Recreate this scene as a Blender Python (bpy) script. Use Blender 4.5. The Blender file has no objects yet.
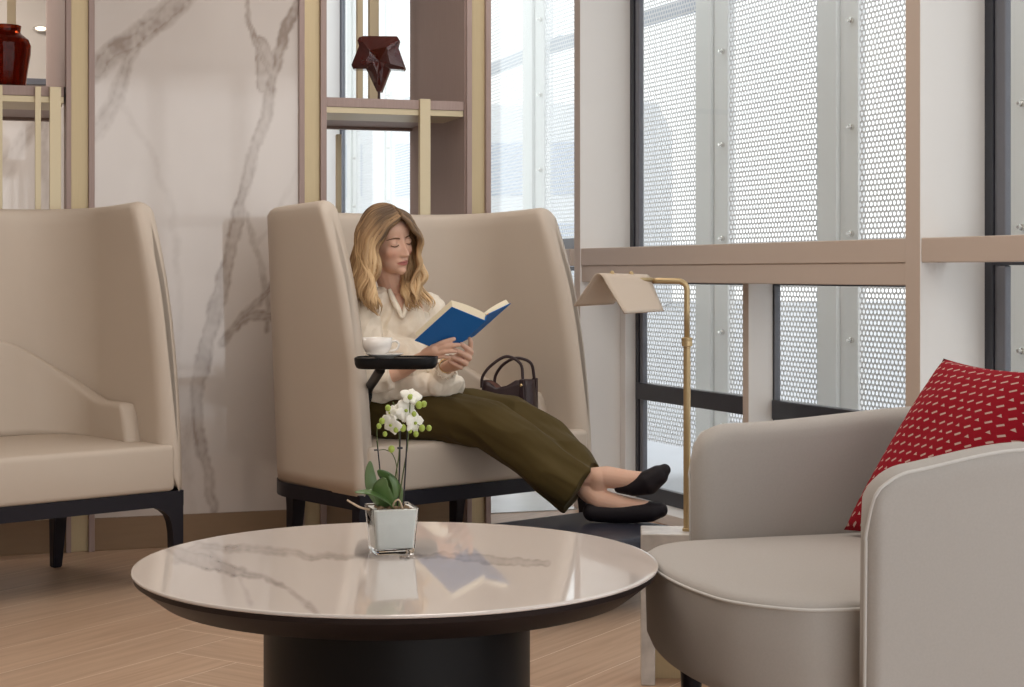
import bpy, bmesh, math, random
import numpy as np
from mathutils import Vector, Matrix, noise
C = bpy.context.scene.collection
SC = bpy.context.scene
FPX, EYE, HOR = 1630.0, 1.0, 273.0          # focal length in pixels, eye height (m), horizon row

# ------------------------------------------------------------------ camera
cam = bpy.data.objects.new('camera', bpy.data.cameras.new('camera')); C.objects.link(cam)
cam.location = (0, 0, EYE); cam.rotation_euler = (math.pi/2, 0, 0)
cam.data.sensor_width = 36; cam.data.lens = 36*FPX/1024
cam.data.shift_y = -(343.5-HOR)/1024
cam.data.clip_end = 200
SC.camera = cam

# ------------------------------------------------------------------ world, lights, exposure
w = bpy.data.worlds.new('sky'); SC.world = w; w.use_nodes = True
bg = w.node_tree.nodes['Background']; bg.inputs[0].default_value = (0.97, 0.985, 1.0, 1); bg.inputs[1].default_value = 1.3
SC.view_settings.view_transform = 'Standard'; SC.view_settings.look = 'None'
SC.view_settings.gamma = 1; SC.view_settings.use_curve_mapping = False
SC.view_settings.exposure = 0.35
SC.cycles.transparent_max_bounces = 32; SC.cycles.max_bounces = 10; SC.cycles.diffuse_bounces = 5; SC.cycles.sample_clamp_indirect = 6

def area(name, loc, rot, sx, sy, power, col):
    l = bpy.data.lights.new(name, 'AREA'); l.shape = 'RECTANGLE'; l.size = sx; l.size_y = sy; l.energy = power; l.color = col
    o = bpy.data.objects.new(name, l); C.objects.link(o); o.location = loc; o.rotation_euler = rot
    return o
area('added_ceiling_fill', (-0.6, 3.3, 2.72), (0, 0, 0), 3.0, 1.6, 25, (1.0, 0.90, 0.80))  # added lamp out of view, brightens the room from above
area('added_ceiling_fill', (-3.0, 6.9, 2.72), (0, 0, 0), 1.2, 1.0, 30, (1.0, 0.93, 0.86))  # added lamp out of view, brightens the far wall behind the bay
# added unseen fill lights behind the camera, split into panes for the marble's reflection
for c_ in range(5):
    for z_, h_ in ((.80, 1.15), (2.05, 1.15)):
        d_ = (c_-2)*.68; area('added_pane_fill', (2.1+d_*math.cos(math.radians(35)), -.9+d_*math.sin(math.radians(35)), z_), (math.radians(88), 0, math.radians(35)), .54, h_, 1.9, (1.0, .97, .94))
area('added_ceiling_fill', (-0.15, 5.35, 2.72), (0, 0, 0), .6, 1.8, 10, (1.0, 0.93, 0.87))  # added lamp out of view, lifts the window fins and beams

# ------------------------------------------------------------------ coordinates
def P(px, py, Y): return Vector(((px-512)/FPX*Y, Y, EYE-(py-HOR)/FPX*Y))
def line_t(px, o, d):
    r = (px-512)/FPX
    return (r*o[1]-o[0])/(d[0]-r*d[1])

class Frame:
    """a plan frame: local x along the line, local y away from the room"""
    def __init__(s, o, d, flip=1):
        s.o = Vector((o[0], o[1], 0)); s.a = math.atan2(d[1], d[0])
        s.M = Matrix.Translation(s.o) @ Matrix.Rotation(s.a, 4, 'Z')
    def w(s, x, y, z=0): return s.M @ Vector((x, y, z))

WALL = Frame((-1.282, 5.934), (.9505, .3107))
def wt(px): return line_t(px, (-1.282, 5.934), (.9505, .3107))

# ------------------------------------------------------------------ materials
MATS = {}
def mat(name, col, rough=.5, metal=0, bump=None, vary=None, spec=.5, coat=0, sheen=0, stretch=None, trans=0, ior=1.45):
    m = bpy.data.materials.new(name); m.use_nodes = True; nt = m.node_tree; N = nt.nodes; L = nt.links
    b = N['Principled BSDF']; b.inputs['Base Color'].default_value = (*col, 1); b.inputs['Roughness'].default_value = rough
    b.inputs['Metallic'].default_value = metal; b.inputs['Specular IOR Level'].default_value = spec
    b.inputs['Coat Weight'].default_value = coat; b.inputs['Sheen Weight'].default_value = sheen
    b.inputs['Transmission Weight'].default_value = trans; b.inputs['IOR'].default_value = ior
    tc = N.new('ShaderNodeTexCoord'); mp = N.new('ShaderNodeMapping'); L.new(tc.outputs['Object'], mp.inputs[0])
    if stretch: mp.inputs['Scale'].default_value = stretch
    if vary:
        n = N.new('ShaderNodeTexNoise'); n.inputs['Scale'].default_value = vary[0]; n.inputs['Detail'].default_value = 5
        L.new(mp.outputs[0], n.inputs['Vector'])
        mx = N.new('ShaderNodeMixRGB'); mx.inputs[1].default_value = (*[c*(1-vary[1]) for c in col], 1); mx.inputs[2].default_value = (*[min(1, c*(1+vary[1])) for c in col], 1)
        L.new(n.outputs[0], mx.inputs[0]); L.new(mx.outputs[0], b.inputs['Base Color'])
    if bump:
        n = N.new('ShaderNodeTexNoise'); n.inputs['Scale'].default_value = bump[0]; n.inputs['Detail'].default_value = 4
        L.new(mp.outputs[0], n.inputs['Vector'])
        bp = N.new('ShaderNodeBump'); bp.inputs['Strength'].default_value = bump[1]; bp.inputs['Distance'].default_value = .002
        L.new(n.outputs[0], bp.inputs['Height']); L.new(bp.outputs[0], b.inputs['Normal'])
    MATS[name] = m
    return m
def att_mat(name, c0, c1, att='mask', rough=.3, coat=0, spec=.5, fine=None):
    """colour c0 with the thing's own marks (per-vertex attribute) in c1"""
    m = mat(name, c0, rough, spec=spec, coat=coat); nt = m.node_tree; N = nt.nodes; L = nt.links
    a = N.new('ShaderNodeAttribute'); a.attribute_name = att
    mx = N.new('ShaderNodeMixRGB'); mx.inputs[1].default_value = (*c0, 1); mx.inputs[2].default_value = (*c1, 1)
    L.new(a.outputs['Fac'], mx.inputs[0])
    L.new(mx.outputs[0], N['Principled BSDF'].inputs['Base Color'])
    return m
m_uphol = mat('taupe_leather', (.58, .50, .42), .50, bump=(900, .12), vary=(3, .03), spec=.35)
m_uphol_in = m_uphol
m_chair = mat('grey_linen', (.46, .43, .40), .85, bump=(1400, .35), vary=(260, .06), spec=.2, sheen=.05)
m_piping = mat('pale_piping', (.62, .60, .57), .7, spec=.3)
m_darkwood = mat('dark_stained_wood', (.012, .010, .016), .42, spec=.35, vary=(30, .25))
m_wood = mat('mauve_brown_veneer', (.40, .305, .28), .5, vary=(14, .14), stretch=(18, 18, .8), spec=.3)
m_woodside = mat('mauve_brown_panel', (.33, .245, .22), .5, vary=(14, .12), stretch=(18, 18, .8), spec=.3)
m_brass = mat('brushed_brass', (.56, .455, .28), .42, metal=.35, vary=(20, .06), stretch=(20, 20, .6))
m_brassrod = mat('satin_brass', (.58, .49, .33), .38, metal=.5)
m_lampbrass = mat('aged_brass', (.50, .37, .20), .38, metal=.6)
m_base = mat('bronze_baseboard', (.30, .20, .12), .5, metal=.1, vary=(6, .1), stretch=(1, 1, 8))
m_post = mat('beige_window_post', (.60, .50, .43), .5, bump=(60, .03), vary=(4, .03))
m_fin = mat('white_window_fin', (.86, .84, .815), .6)
m_black = mat('anthracite_frame', (.040, .043, .055), .35)
m_blackgrey = mat('grey_frame', (.16, .165, .19), .4)
m_black_table = mat('black_lacquer', (.006, .006, .007), .42, spec=.25)
m_brownedge = mat('dark_brown_edge', (.020, .013, .013), .45, spec=.3)
m_ceil = mat('ceiling_white', (.78, .75, .71), .8)
m_wallplain = mat('warm_plaster', (.68, .62, .56), .8, bump=(40, .05))
m_stone = mat('pale_stone_tile', (.50, .49, .48), .18, vary=(3, .18))
m_ground = mat('outdoor_paving', (.50, .52, .56), .55, vary=(2, .1))
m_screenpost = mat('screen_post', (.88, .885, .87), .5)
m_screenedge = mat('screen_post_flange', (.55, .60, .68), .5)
m_leatherdark = mat('navy_ottoman_leather', (.020, .022, .035), .42, bump=(200, .15))
m_brownbag = mat('dark_brown_bag_leather', (.036, .020, .023), .38, bump=(120, .25))
m_baglining = mat('brown_bag_lining', (.14, .06, .045), .7)
m_gold = mat('gold_metal', (.75, .58, .32), .25, metal=1)
m_silver = mat('silver_metal', (.8, .78, .75), .25, metal=1)
m_glassy = mat('clear_glass', (.95, .975, .975), .02, trans=1, ior=1.22)
m_amber = mat('amber_glass', (.26, .032, .008), .03, trans=.9, ior=1.2, vary=(5, .5))
m_ceramic = mat('white_porcelain', (.86, .82, .77), .15, coat=.5)
m_saucer = mat('saucer_porcelain', (.80, .77, .74), .2, coat=.4)
m_cement = mat('white_planter_fill', (.80, .79, .76), .5, vary=(60, .06))
m_bark = mat('orchid_bark', (.22, .15, .09), .9, vary=(80, .5), bump=(60, .8))
m_leaf = mat('orchid_leaf', (.085, .155, .045), .33, vary=(8, .2), coat=.2)
m_leafpale = mat('orchid_leaf_pale', (.16, .24, .11), .4, vary=(8, .2))
m_stem = mat('green_stem', (.10, .13, .04), .5)
m_stake = mat('dark_plant_stake', (.020, .016, .022), .4)
m_bud = mat('green_bud', (.36, .46, .08), .45)
m_petal = mat('white_petal', (.86, .84, .76), .55)
m_root = mat('dry_orchid_root', (.55, .42, .30), .8)
m_cover = mat('blue_book_cloth', (.014, .15, .46), .6, bump=(900, .2))
m_page = mat('cream_book_pages', (.80, .70, .52), .8, vary=(300, .1), stretch=(1, 1, 1))
m_shade = mat('taupe_leather_shade', (.50, .415, .335), .5, bump=(500, .1))
m_trouser = mat('olive_trouser_cloth', (.076, .053, .016), .8, bump=(700, .2), sheen=.04, spec=.2, vary=(6, .12))
m_blouse = mat('cream_silk_blouse', (.84, .755, .63), .42, bump=(300, .1), sheen=.2, vary=(5, .03))
m_shoe = mat('black_suede_shoe', (.010, .007, .010), .6, bump=(500, .3), spec=.3)
m_sole = mat('shoe_sole', (.03, .022, .02), .6)
m_brow = mat('brown_brow_hair', (.16, .085, .045), .8)

def glass_mat():
    m = bpy.data.materials.new('window_glass'); m.use_nodes = True; nt = m.node_tree; N = nt.nodes; L = nt.links
    N.remove(N['Principled BSDF']); out = N['Material Output']
    t = N.new('ShaderNodeBsdfTransparent'); t.inputs[0].default_value = (.975, .985, .98, 1)
    g = N.new('ShaderNodeBsdfGlossy'); g.inputs['Roughness'].default_value = .02; g.inputs[0].default_value = (.9, .95, .95, 1)
    lw = N.new('ShaderNodeLayerWeight'); lw.inputs[0].default_value = .5
    pw = N.new('ShaderNodeMath'); pw.operation = 'POWER'; L.new(lw.outputs['Facing'], pw.inputs[0]); pw.inputs[1].default_value = 5
    fr = N.new('ShaderNodeMath'); fr.operation = 'MULTIPLY_ADD'; L.new(pw.outputs[0], fr.inputs[0]); fr.inputs[1].default_value = .55; fr.inputs[2].default_value = .025
    mx = N.new('ShaderNodeMixShader'); L.new(fr.outputs[0], mx.inputs[0]); L.new(t.outputs[0], mx.inputs[1]); L.new(g.outputs[0], mx.inputs[2])
    L.new(mx.outputs[0], out.inputs[0]); return m
m_glass = glass_mat()

def perforated_mat(a=.0265, r=.328):
    """sheet metal with staggered round holes, laid out in metres on the sheet (UV)"""
    m = bpy.data.materials.new('perforated_sheet'); m.use_nodes = True; nt = m.node_tree; N = nt.nodes; L = nt.links
    b = N['Principled BSDF']; b.inputs['Base Color'].default_value = (.86, .86, .88, 1); b.inputs['Roughness'].default_value = .5; b.inputs['Metallic'].default_value = .0
    out = N['Material Output']; uv = N.new('ShaderNodeUVMap')
    def V(op, a_, b_=None):
        n = N.new('ShaderNodeVectorMath'); n.operation = op; L.new(a_, n.inputs[0])
        if b_ is not None: n.inputs[1].default_value = b_
        return n
    s3 = math.sqrt(3)
    base = V('DIVIDE', uv.outputs[0], (a, a*s3, 1)).outputs[0]
    ds = []
    for off in ((0, 0, 0), (.5, .5, 0)):
        f = V('FRACTION', V('ADD', base, off).outputs[0]).outputs[0]
        c = V('SUBTRACT', f, (.5, .5, 0)).outputs[0]
        c = V('MULTIPLY', c, (1, s3, 0)).outputs[0]
        ds.append(V('LENGTH', c).outputs['Value'])
    mn = N.new('ShaderNodeMath'); mn.operation = 'MINIMUM'; L.new(ds[0], mn.inputs[0]); L.new(ds[1], mn.inputs[1])
    lt = N.new('ShaderNodeMath'); lt.operation = 'LESS_THAN'; L.new(mn.outputs[0], lt.inputs[0]); lt.inputs[1].default_value = r
    t = N.new('ShaderNodeBsdfTransparent'); mx = N.new('ShaderNodeMixShader')
    L.new(lt.outputs[0], mx.inputs[0]); L.new(b.outputs[0], mx.inputs[1]); L.new(t.outputs[0], mx.inputs[2]); L.new(mx.outputs[0], out.inputs[0])
    return m
m_perf = perforated_mat()

def floor_mat():
    m = bpy.data.materials.new('oak_herringbone'); m.use_nodes = True; nt = m.node_tree; N = nt.nodes; L = nt.links
    b = N['Principled BSDF']; b.inputs['Roughness'].default_value = .42; b.inputs['Specular IOR Level'].default_value = .4
    uv = N.new('ShaderNodeUVMap'); mp = N.new('ShaderNodeMapping'); mp.inputs['Scale'].default_value = (1.6, 26, 1); L.new(uv.outputs[0], mp.inputs[0])
    n1 = N.new('ShaderNodeTexNoise'); n1.inputs['Scale'].default_value = 1.6; n1.inputs['Detail'].default_value = 6; n1.inputs['Distortion'].default_value = .6; L.new(mp.outputs[0], n1.inputs['Vector'])
    r = N.new('ShaderNodeValToRGB'); r.color_ramp.elements[0].position = .3; r.color_ramp.elements[0].color = (.43, .285, .19, 1)
    r.color_ramp.elements[1].position = .72; r.color_ramp.elements[1].color = (.56, .39, .27, 1); L.new(n1.outputs[0], r.inputs[0])
    a = N.new('ShaderNodeAttribute'); a.attribute_name = 'tone'
    mr = N.new('ShaderNodeMapRange'); mr.inputs[3].default_value = .95; mr.inputs[4].default_value = 1.06; L.new(a.outputs['Fac'], mr.inputs[0])
    mx = N.new('ShaderNodeVectorMath'); mx.operation = 'SCALE'; L.new(r.outputs[0], mx.inputs[0]); L.new(mr.outputs[0], mx.inputs['Scale'])
    L.new(mx.outputs[0], b.inputs['Base Color'])
    bp = N.new('ShaderNodeBump'); bp.inputs['Strength'].default_value = .0
    return m
m_floor = floor_mat(); m_seam = mat('floor_seam', (.82, .70, .58), .6)  # seams coloured pale to stand in for light caught in the gaps

# ------------------------------------------------------------------ mesh helpers
def link(name, me, m=None, parent=None, M=None, smooth=False):
    o = bpy.data.objects.new(name, me); C.objects.link(o)
    if m is not None:
        for mm in (m if isinstance(m, (list, tuple)) else [m]): me.materials.append(mm)
    if smooth:
        me.polygons.foreach_set('use_smooth', [True]*len(me.polygons))
    if parent is not None: o.parent = parent
    if M is not None: o.matrix_local = M
    return o
def obj(name, bm, m=None, parent=None, M=None, smooth=False, angle=None):
    me = bpy.data.meshes.new(name)
    bmesh.ops.recalc_face_normals(bm, faces=bm.faces[:])
    bm.to_mesh(me); bm.free()
    o = link(name, me, m, parent, M, smooth or angle is not None)
    if angle is not None:
        try: me.set_sharp_from_angle(angle=math.radians(angle))
        except Exception: pass
    return o
def empty(name, M=None, parent=None):
    o = bpy.data.objects.new(name, None); o.empty_display_size = .1; C.objects.link(o)
    if M is not None: o.matrix_world = M
    return o
def tag(o, label=None, cat=None, group=None, kind=None):
    if label: o['label'] = label
    if cat: o['category'] = cat
    if group: o['group'] = group
    if kind: o['kind'] = kind
    return o
def struct(o): o['kind'] = 'structure'; return o
def B(): return bmesh.new()
def box(bm, x0, x1, y0, y1, z0, z1, M=None, bevel=0, seg=2):
    vs = [bm.verts.new((x, y, z)) for x in (x0, x1) for y in (y0, y1) for z in (z0, z1)]
    fs = [bm.faces.new([vs[i] for i in q]) for q in ((0, 1, 3, 2), (4, 6, 7, 5), (0, 4, 5, 1), (2, 3, 7, 6), (0, 2, 6, 4), (1, 5, 7, 3))]
    bevel = min(bevel, .42*min(abs(x1-x0), abs(y1-y0), abs(z1-z0)))
    if bevel:
        es = list({e for f in fs for e in f.edges})
        r = bmesh.ops.bevel(bm, geom=es+vs, offset=bevel, segments=seg, profile=.5, affect='EDGES')
        vs = list({v for f in r['faces'] for v in f.verts} | {v for v in vs if v.is_valid})
    if M is not None: bmesh.ops.transform(bm, matrix=M, verts=[v for v in vs if v.is_valid])
    return vs
def ring_bridge(bm, rings, closed=True, cap=True):
    n = len(rings[0]); V = [[bm.verts.new(p) for p in r] for r in rings]
    for a, b in zip(V[:-1], V[1:]):
        for i in range(n if closed else n-1):
            j = (i+1) % n
            bm.faces.new((a[i], a[j], b[j], b[i]))
    if cap and closed:
        bm.faces.new(V[0][::-1]); bm.faces.new(V[-1])
    return V
def frames_along(pts, closed=False):
    T = []
    n = len(pts)
    for i in range(n):
        a = pts[(i-1) % n] if (closed or i > 0) else pts[0]; b = pts[(i+1) % n] if (closed or i < n-1) else pts[-1]
        T.append((b-a).normalized())
    up = Vector((0, 0, 1)) if abs(T[0].z) < .9 else Vector((1, 0, 0))
    Nn = (up - T[0]*up.dot(T[0])).normalized(); out = []
    for t in T:
        Nn = (Nn - t*Nn.dot(t)).normalized(); out.append((t, Nn, t.cross(Nn)))
    return out
def tube(bm, pts, r, n=10, closed=False, flat=1.0):
    pts = [Vector(p) for p in pts]; rs = r if isinstance(r, (list, tuple)) else [r]*len(pts)
    rings = []
    for p, (t, a, b), q in zip(pts, frames_along(pts, closed), rs):
        rings.append([p + a*(math.cos(2*math.pi*k/n)*q) + b*(math.sin(2*math.pi*k/n)*q*flat) for k in range(n)])
    if closed: rings.append(rings[0]); 
    V = ring_bridge(bm, rings, True, not closed)
    if closed: bmesh.ops.remove_doubles(bm, verts=bm.verts[:], dist=1e-6)
    return V
def lathe(bm, prof, n=32, M=None, cap=True):
    rings = [[Vector((r*math.cos(2*math.pi*k/n), r*math.sin(2*math.pi*k/n), z)) for k in range(n)] for r, z in prof]
    if M is not None: rings = [[M @ p for p in q] for q in rings]
    return ring_bridge(bm, rings, True, cap)
def prism(bm, poly, z0, z1, M=None):
    rings = [[Vector((x, y, z0)) for x, y in poly], [Vector((x, y, z1)) for x, y in poly]]
    if M is not None: rings = [[M @ p for p in q] for q in rings]
    return ring_bridge(bm, rings)
def catmull(pts, n=8):
    pts = [Vector(p) for p in pts]; out = []
    for i in range(len(pts)-1):
        p0 = pts[max(i-1, 0)]; p1 = pts[i]; p2 = pts[i+1]; p3 = pts[min(i+2, len(pts)-1)]
        for k in range(n):
            t = k/n
            out.append(.5*((2*p1)+(p2-p0)*t+(2*p0-5*p1+4*p2-p3)*t*t+(3*p1-p0-3*p2+p3)*t**3))
    out.append(pts[-1]); return out
def interp(x, xs, ys):
    return float(np.interp(x, xs, ys))

# ------------------------------------------------------------------ room shell
ZT = 2.75
def wpanel(name, px0, px1, y0, y1, z0, z1, m, bevel=.002):
    """a box in the wall's frame between two sight-lines on the wall plane"""
    b = B(); box(b, wt(px0) if px0 is not None else -4.0, wt(px1), y0, y1, z0, z1, bevel=bevel)
    return obj(name, b, m, None, WALL.M)

# floor : oak herringbone
def herring():
    me = bpy.data.meshes.new('floor'); Lp, wd_, g = 1.05, .21, .0013
    R = Matrix.Rotation(math.radians(57.5), 4, 'Z'); verts = []; faces = []; uvs = []; tone = []
    rnd = random.Random(3)
    def inside(c): return -4.5 < c[0] < 3.2 and 1.2 < c[1] < 8.3
    for i in range(-90, 90):
        for j in range(-10, 14):
            for kind in (0, 1):
                ox, oy = i*wd_+j*Lp, i*wd_-j*Lp
                if kind == 0: x0, x1, y0, y1 = ox, ox+Lp, oy, oy+wd_
                else: x0, x1, y0, y1 = ox, ox+wd_, oy+wd_, oy+wd_+Lp
                c = R @ Vector(((x0+x1)/2, (y0+y1)/2, 0)) + Vector((0.05, 4.2, 0))
                if not inside(c): continue
                k = len(verts); q = [(x0+g, y0+g), (x1-g, y0+g), (x1-g, y1-g), (x0+g, y1-g)]
                for x, y in q:
                    p = R @ Vector((x, y, 0)) + Vector((0.05, 4.2, 0)); verts.append((p.x, p.y, 0))
                faces.append((k, k+1, k+2, k+3)); off = rnd.random()*40; tn = rnd.random()
                for x, y in q:
                    u, v = ((x-x0, y-y0) if kind == 0 else (y-y0, x-x0)); uvs.append((u+off, v+off*.37)); tone.append(tn)
    nf = len(faces); k = len(verts)
    verts += [(-4.5, 1.2, -.0002), (3.2, 1.2, -.0002), (3.2, 8.3, -.0002), (-4.5, 8.3, -.0002)]; faces.append((k, k+1, k+2, k+3)); uvs += [(0, 0)]*4; tone += [0]*4
    me.from_pydata(verts, [], faces); uvl = me.uv_layers.new(name='UVMap')
    uvl.data.foreach_set('uv', [c for u in uvs for c in u])
    a = me.attributes.new('tone', 'FLOAT', 'CORNER'); a.data.foreach_set('value', tone)
    me.materials.append(m_floor); me.materials.append(m_seam); me.polygons[nf].material_index = 1
    bm = bmesh.new(); bm.from_mesh(me)          # the boards stop under the two runs of glass
    for co, no in (((.434+.20*.915, 6.569+.20*.403, 0), (.915, .403, 0)), ((.264+.20*.9505, 6.954+.20*.3107, 0), (.9505, .3107, 0))):
        bmesh.ops.bisect_plane(bm, geom=bm.verts[:]+bm.edges[:]+bm.faces[:], plane_co=co, plane_no=no, clear_outer=True)
    bm.to_mesh(me); bm.free()
    o = bpy.data.objects.new('floor', me); C.objects.link(o); return struct(o)
herring()
b = B(); box(b, -4.5, 3.2, -3.0, 1.2, -.05, 0); struct(obj('floor_near', b, m_stone))
# pale polished stone strip beyond the shelving, by the glass
b = B(); box(b, -3.5, 1.78, .42, 7.5, .0005, .004); struct(obj('floor_stone', b, m_stone, None, WALL.M))
b = B(); prism(b, [(-5.0, -3.0), (3.95, -3.0), (2.50, 2.67), (.53, 7.14), (.10, 8.3), (-5.0, 8.3)], ZT, ZT+.1); struct(obj('ceiling', b, m_ceil))
b = B(); box(b, -5.0, -4.9, -3.0, 8.3, 0, ZT); struct(obj('wall_left', b, m_wallplain))  # unseen wall, added to keep sky light out on this side
b = B(); box(b, -5.0, 0.6, -3.1, -3.0, 0, ZT); struct(obj('wall_near', b, m_wallplain))  # unseen partial wall behind the camera, added to block sky light

# marble with traced veins ------------------------------------------------------
def seg_dist(p, a, b):
    ab = b-a; t = np.clip(((p-a)@ab)/max(ab@ab, 1e-9), 0, 1); d = p-(a+t[:, None]*ab)
    return np.hypot(d[:, 0], d[:, 1]), t
def vein_mask(px, veins, seed=0):
    """px: Nx2 picture-frame coordinates of points of the slab; veins: list of (points, half-widths, strength, softness)"""
    wob = np.array([[noise.noise((x*.06+seed, y*.06, 1.3))*3.0+noise.noise((x*.19+seed, y*.19, 5.3))*1.6,
                     noise.noise((x*.06+seed, y*.06, 9.1))*3.0+noise.noise((x*.19, y*.19, 3.3+seed))*1.6] for x, y in px])
    grain = np.array([.62+.75*abs(noise.noise((x*.05+seed, y*.035, 4.4)))+.35*noise.noise((x*.22, y*.16, 7+seed)) for x, y in px])
    q = px+wob; m = np.zeros(len(px))
    for pts, ws, st, soft in veins:
        pts = [np.array(p, float) for p in pts]
        best = np.full(len(px), 1e9); 
        for i in range(len(pts)-1):
            d, t = seg_dist(q, pts[i], pts[i+1]); wd_ = ws[i]+(ws[i+1]-ws[i])*t
            best = np.minimum(best, d-wd_)
        v = st*np.clip(1-best/soft, 0, 1)**.8
        edge = st*.35*np.exp(-((best+.3)/1.1)**2)
        m = np.maximum(m, (np.minimum(v, st*.72)+edge)*grain)
    cloud = np.array([noise.fractal((x*.012+seed, y*.008, 2.2), 1.0, 2.0, 4) for x, y in px])
    return np.clip(m*(.8+.5*cloud)+np.clip(cloud*.10+.05, 0, .15), 0, 1)
def grid_slab(name, x0, x1, z0, z1, step, M, veins, m, thick=.02, seed=0):
    nx = int((x1-x0)/step)+2; nz = int((z1-z0)/step)+2; xs = np.linspace(x0, x1, nx); zs = np.linspace(z0, z1, nz)
    me = bpy.data.meshes.new(name); V = [(x, 0, z) for z in zs for x in xs]; n0 = len(V)
    F_ = [(j*nx+i, j*nx+i+1, (j+1)*nx+i+1, (j+1)*nx+i) for j in range(nz-1) for i in range(nx-1)]
    V += [(x0, thick, z0), (x1, thick, z0), (x1, thick, z1), (x0, thick, z1)]
    F_ += [(n0, n0+3, n0+2, n0+1), (0, nx*(nz-1), n0+3, n0), (nx-1, n0+1, n0+2, nx*nz-1)]
    me.from_pydata(V, [], F_); W = np.array([list(M @ Vector(v)) for v in V])
    px = np.stack([512+FPX*W[:, 0]/W[:, 1], HOR+FPX*(EYE-W[:, 2])/W[:, 1]], 1)
    a = me.attributes.new('mask', 'FLOAT', 'POINT'); a.data.foreach_set('value', vein_mask(px, veins, seed))
    return link(name, me, m, None, M)
m_marble = att_mat('white_marble', (.68, .625, .585), (.33, .265, .225), rough=.06, coat=.3)
V_WALL = [
    ([(246, -10), (249, 20), (258, 45), (270, 75), (270, 90)], [1, 1.5, 2, 1.5, 1], .9, 2.5),
    ([(260, 40), (266, 60), (264, 85)], [4, 9, 5], .8, 2),
    ([(300, 0), (284, 34), (272, 80), (266, 118), (250, 165), (240, 205), (228, 262), (216, 310), (203, 360), (196, 400), (200, 440), (208, 475), (214, 508)], [4, 4, 3, 4, 3.5, 4, 5, 6, 6, 5, 4, 3, 3], 1.0, 3),
    ([(285, 270), (262, 296), (238, 320), (222, 345)], [1, 2, 1.5, 1], .8, 3),
    ([(185, -5), (165, 14), (138, 38), (112, 52), (95, 72)], [7, 7, 6, 6, 6], .85, 7),
    ([(140, 38), (128, 62), (117, 98), (94, 135)], [3, 3, 4, 4], .6, 6),
    ([(117, 98), (150, 150), (172, 210), (180, 290), (176, 400)], [1, 1, 1, 1, 1], .2, 4),
    ([(255, 250), (280, 210), (300, 160)], [.6, .8, .6], .3, 3),
    ([(246, 215), (256, 245), (262, 270), (267, 300), (268, 330)], [1, 1.5, 1, 1.5, 1], .6, 3), ([(222, 345), (240, 322), (256, 314), (275, 318)], [1.5, 2, 4, 3], .9, 3),
    ([(194, 400), (184, 450), (190, 510)], [2, 2, 1.5], .35, 6),
]
struct(grid_slab('wall_back', wt(94), wt(299), .115, ZT, .0065, WALL.M, V_WALL, m_marble))
struct(wpanel('wall_back_lower', 94, 299, .0, .03, 0, .12, m_base))
# trims: wood edge, brass strip, wood edge on each side of every bay
for i, (a0, a1, mm, y0) in enumerate([(66, 71, m_wood, -.015), (71, 88.5, m_brass, .004), (88.5, 94.5, m_wood, -.015), (298.5, 304, m_wood, -.015), (304, 320, m_brass, .004), (320, 326, m_wood, -.015),
                        (466, 471, m_wood, -.015), (471, 485, m_brass, .004), (485, 490, m_wood, -.015)]):
    struct(wpanel('trim_%d' % (i+1), a0, a1, y0, .16, 0, ZT, mm, .0015))
struct(wpanel('wall_bay_left_base', None, 66, .0, .03, 0, .12, m_base))
# ------------------------------------------------------------------ the display shelving bays
def bay(px0, px1, deep, label, zshelf, rods, backrods, side_px=None, loc_px=None, upper_only=False):
    x0 = wt(px0) if px0 is not None else -3.6; x1 = wt(px1)
    r = empty('display_shelving', WALL.M @ Matrix.Translation((x1, 0, 0))); tag(r, label, 'shelving')
    T = lambda x: x-x1
    b = B(); box(b, T(x0), T(x1), .012, .05, 0, .12 if px0 is None else .30, bevel=.002); obj('base_panel', b, m_base, r)
    b = B()
    if side_px is None: box(b, -.006, 0, .0, deep, 0 if not upper_only else zshelf, ZT, bevel=.001)
    else:
        q = WALL.M.inverted() @ Vector((0, 0, 0)); # far edge of the panel seen at side_px
        d2 = line_t(side_px, WALL.w(x1, deep)[:2], WALL.M.to_3x3() @ Vector((1, 0, 0)))
        prism(b, [(-.004, 0), (0, 0), (d2, deep), (d2-.004, deep)], zshelf, ZT)
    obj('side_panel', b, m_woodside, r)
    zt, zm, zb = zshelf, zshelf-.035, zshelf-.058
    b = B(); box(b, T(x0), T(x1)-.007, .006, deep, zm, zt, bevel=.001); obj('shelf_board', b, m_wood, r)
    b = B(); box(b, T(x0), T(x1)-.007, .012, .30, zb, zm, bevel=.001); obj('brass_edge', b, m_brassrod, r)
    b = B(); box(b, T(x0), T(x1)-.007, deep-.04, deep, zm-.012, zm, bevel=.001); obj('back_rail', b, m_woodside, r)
    for (a, c, y0, y1, z0, z1) in rods:
        b = B(); box(b, T(wt(a)), T(wt(c)), y0, y1, z0, z1, bevel=.001); obj('brass_upright', b, m_brassrod, r)
    for (a, c, y, z0, z1) in backrods:      # sighted through the bay, standing at depth y
        o = WALL.w(0, y)[:2]; d = (WALL.M.to_3x3() @ Vector((1, 0, 0)))[:2]
        b = B(); box(b, T(line_t(a, o, d)), T(line_t(c, o, d)), y, y+.03, z0, z1, bevel=.001); obj('brass_upright', b, m_brassrod, r)
    return r
Yw = lambda px: WALL.w(wt(px), 0).y
zs_r = EYE+(HOR-98)*Yw(360)/FPX
zs_l = EYE+(HOR-85.5)*Yw(30)/FPX
bay(326, 466, .84, 'right-hand shelving bay with dark red star sculpture on its shelf', zs_r,
    [(419.5, 430, -.008, .02, .30, zs_r+.004)], [(357.5, 363, .80, zs_r, ZT), (369.5, 379, .80, zs_r, ZT), (337, 341.5, .80, .3, zs_r-.07)])
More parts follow.
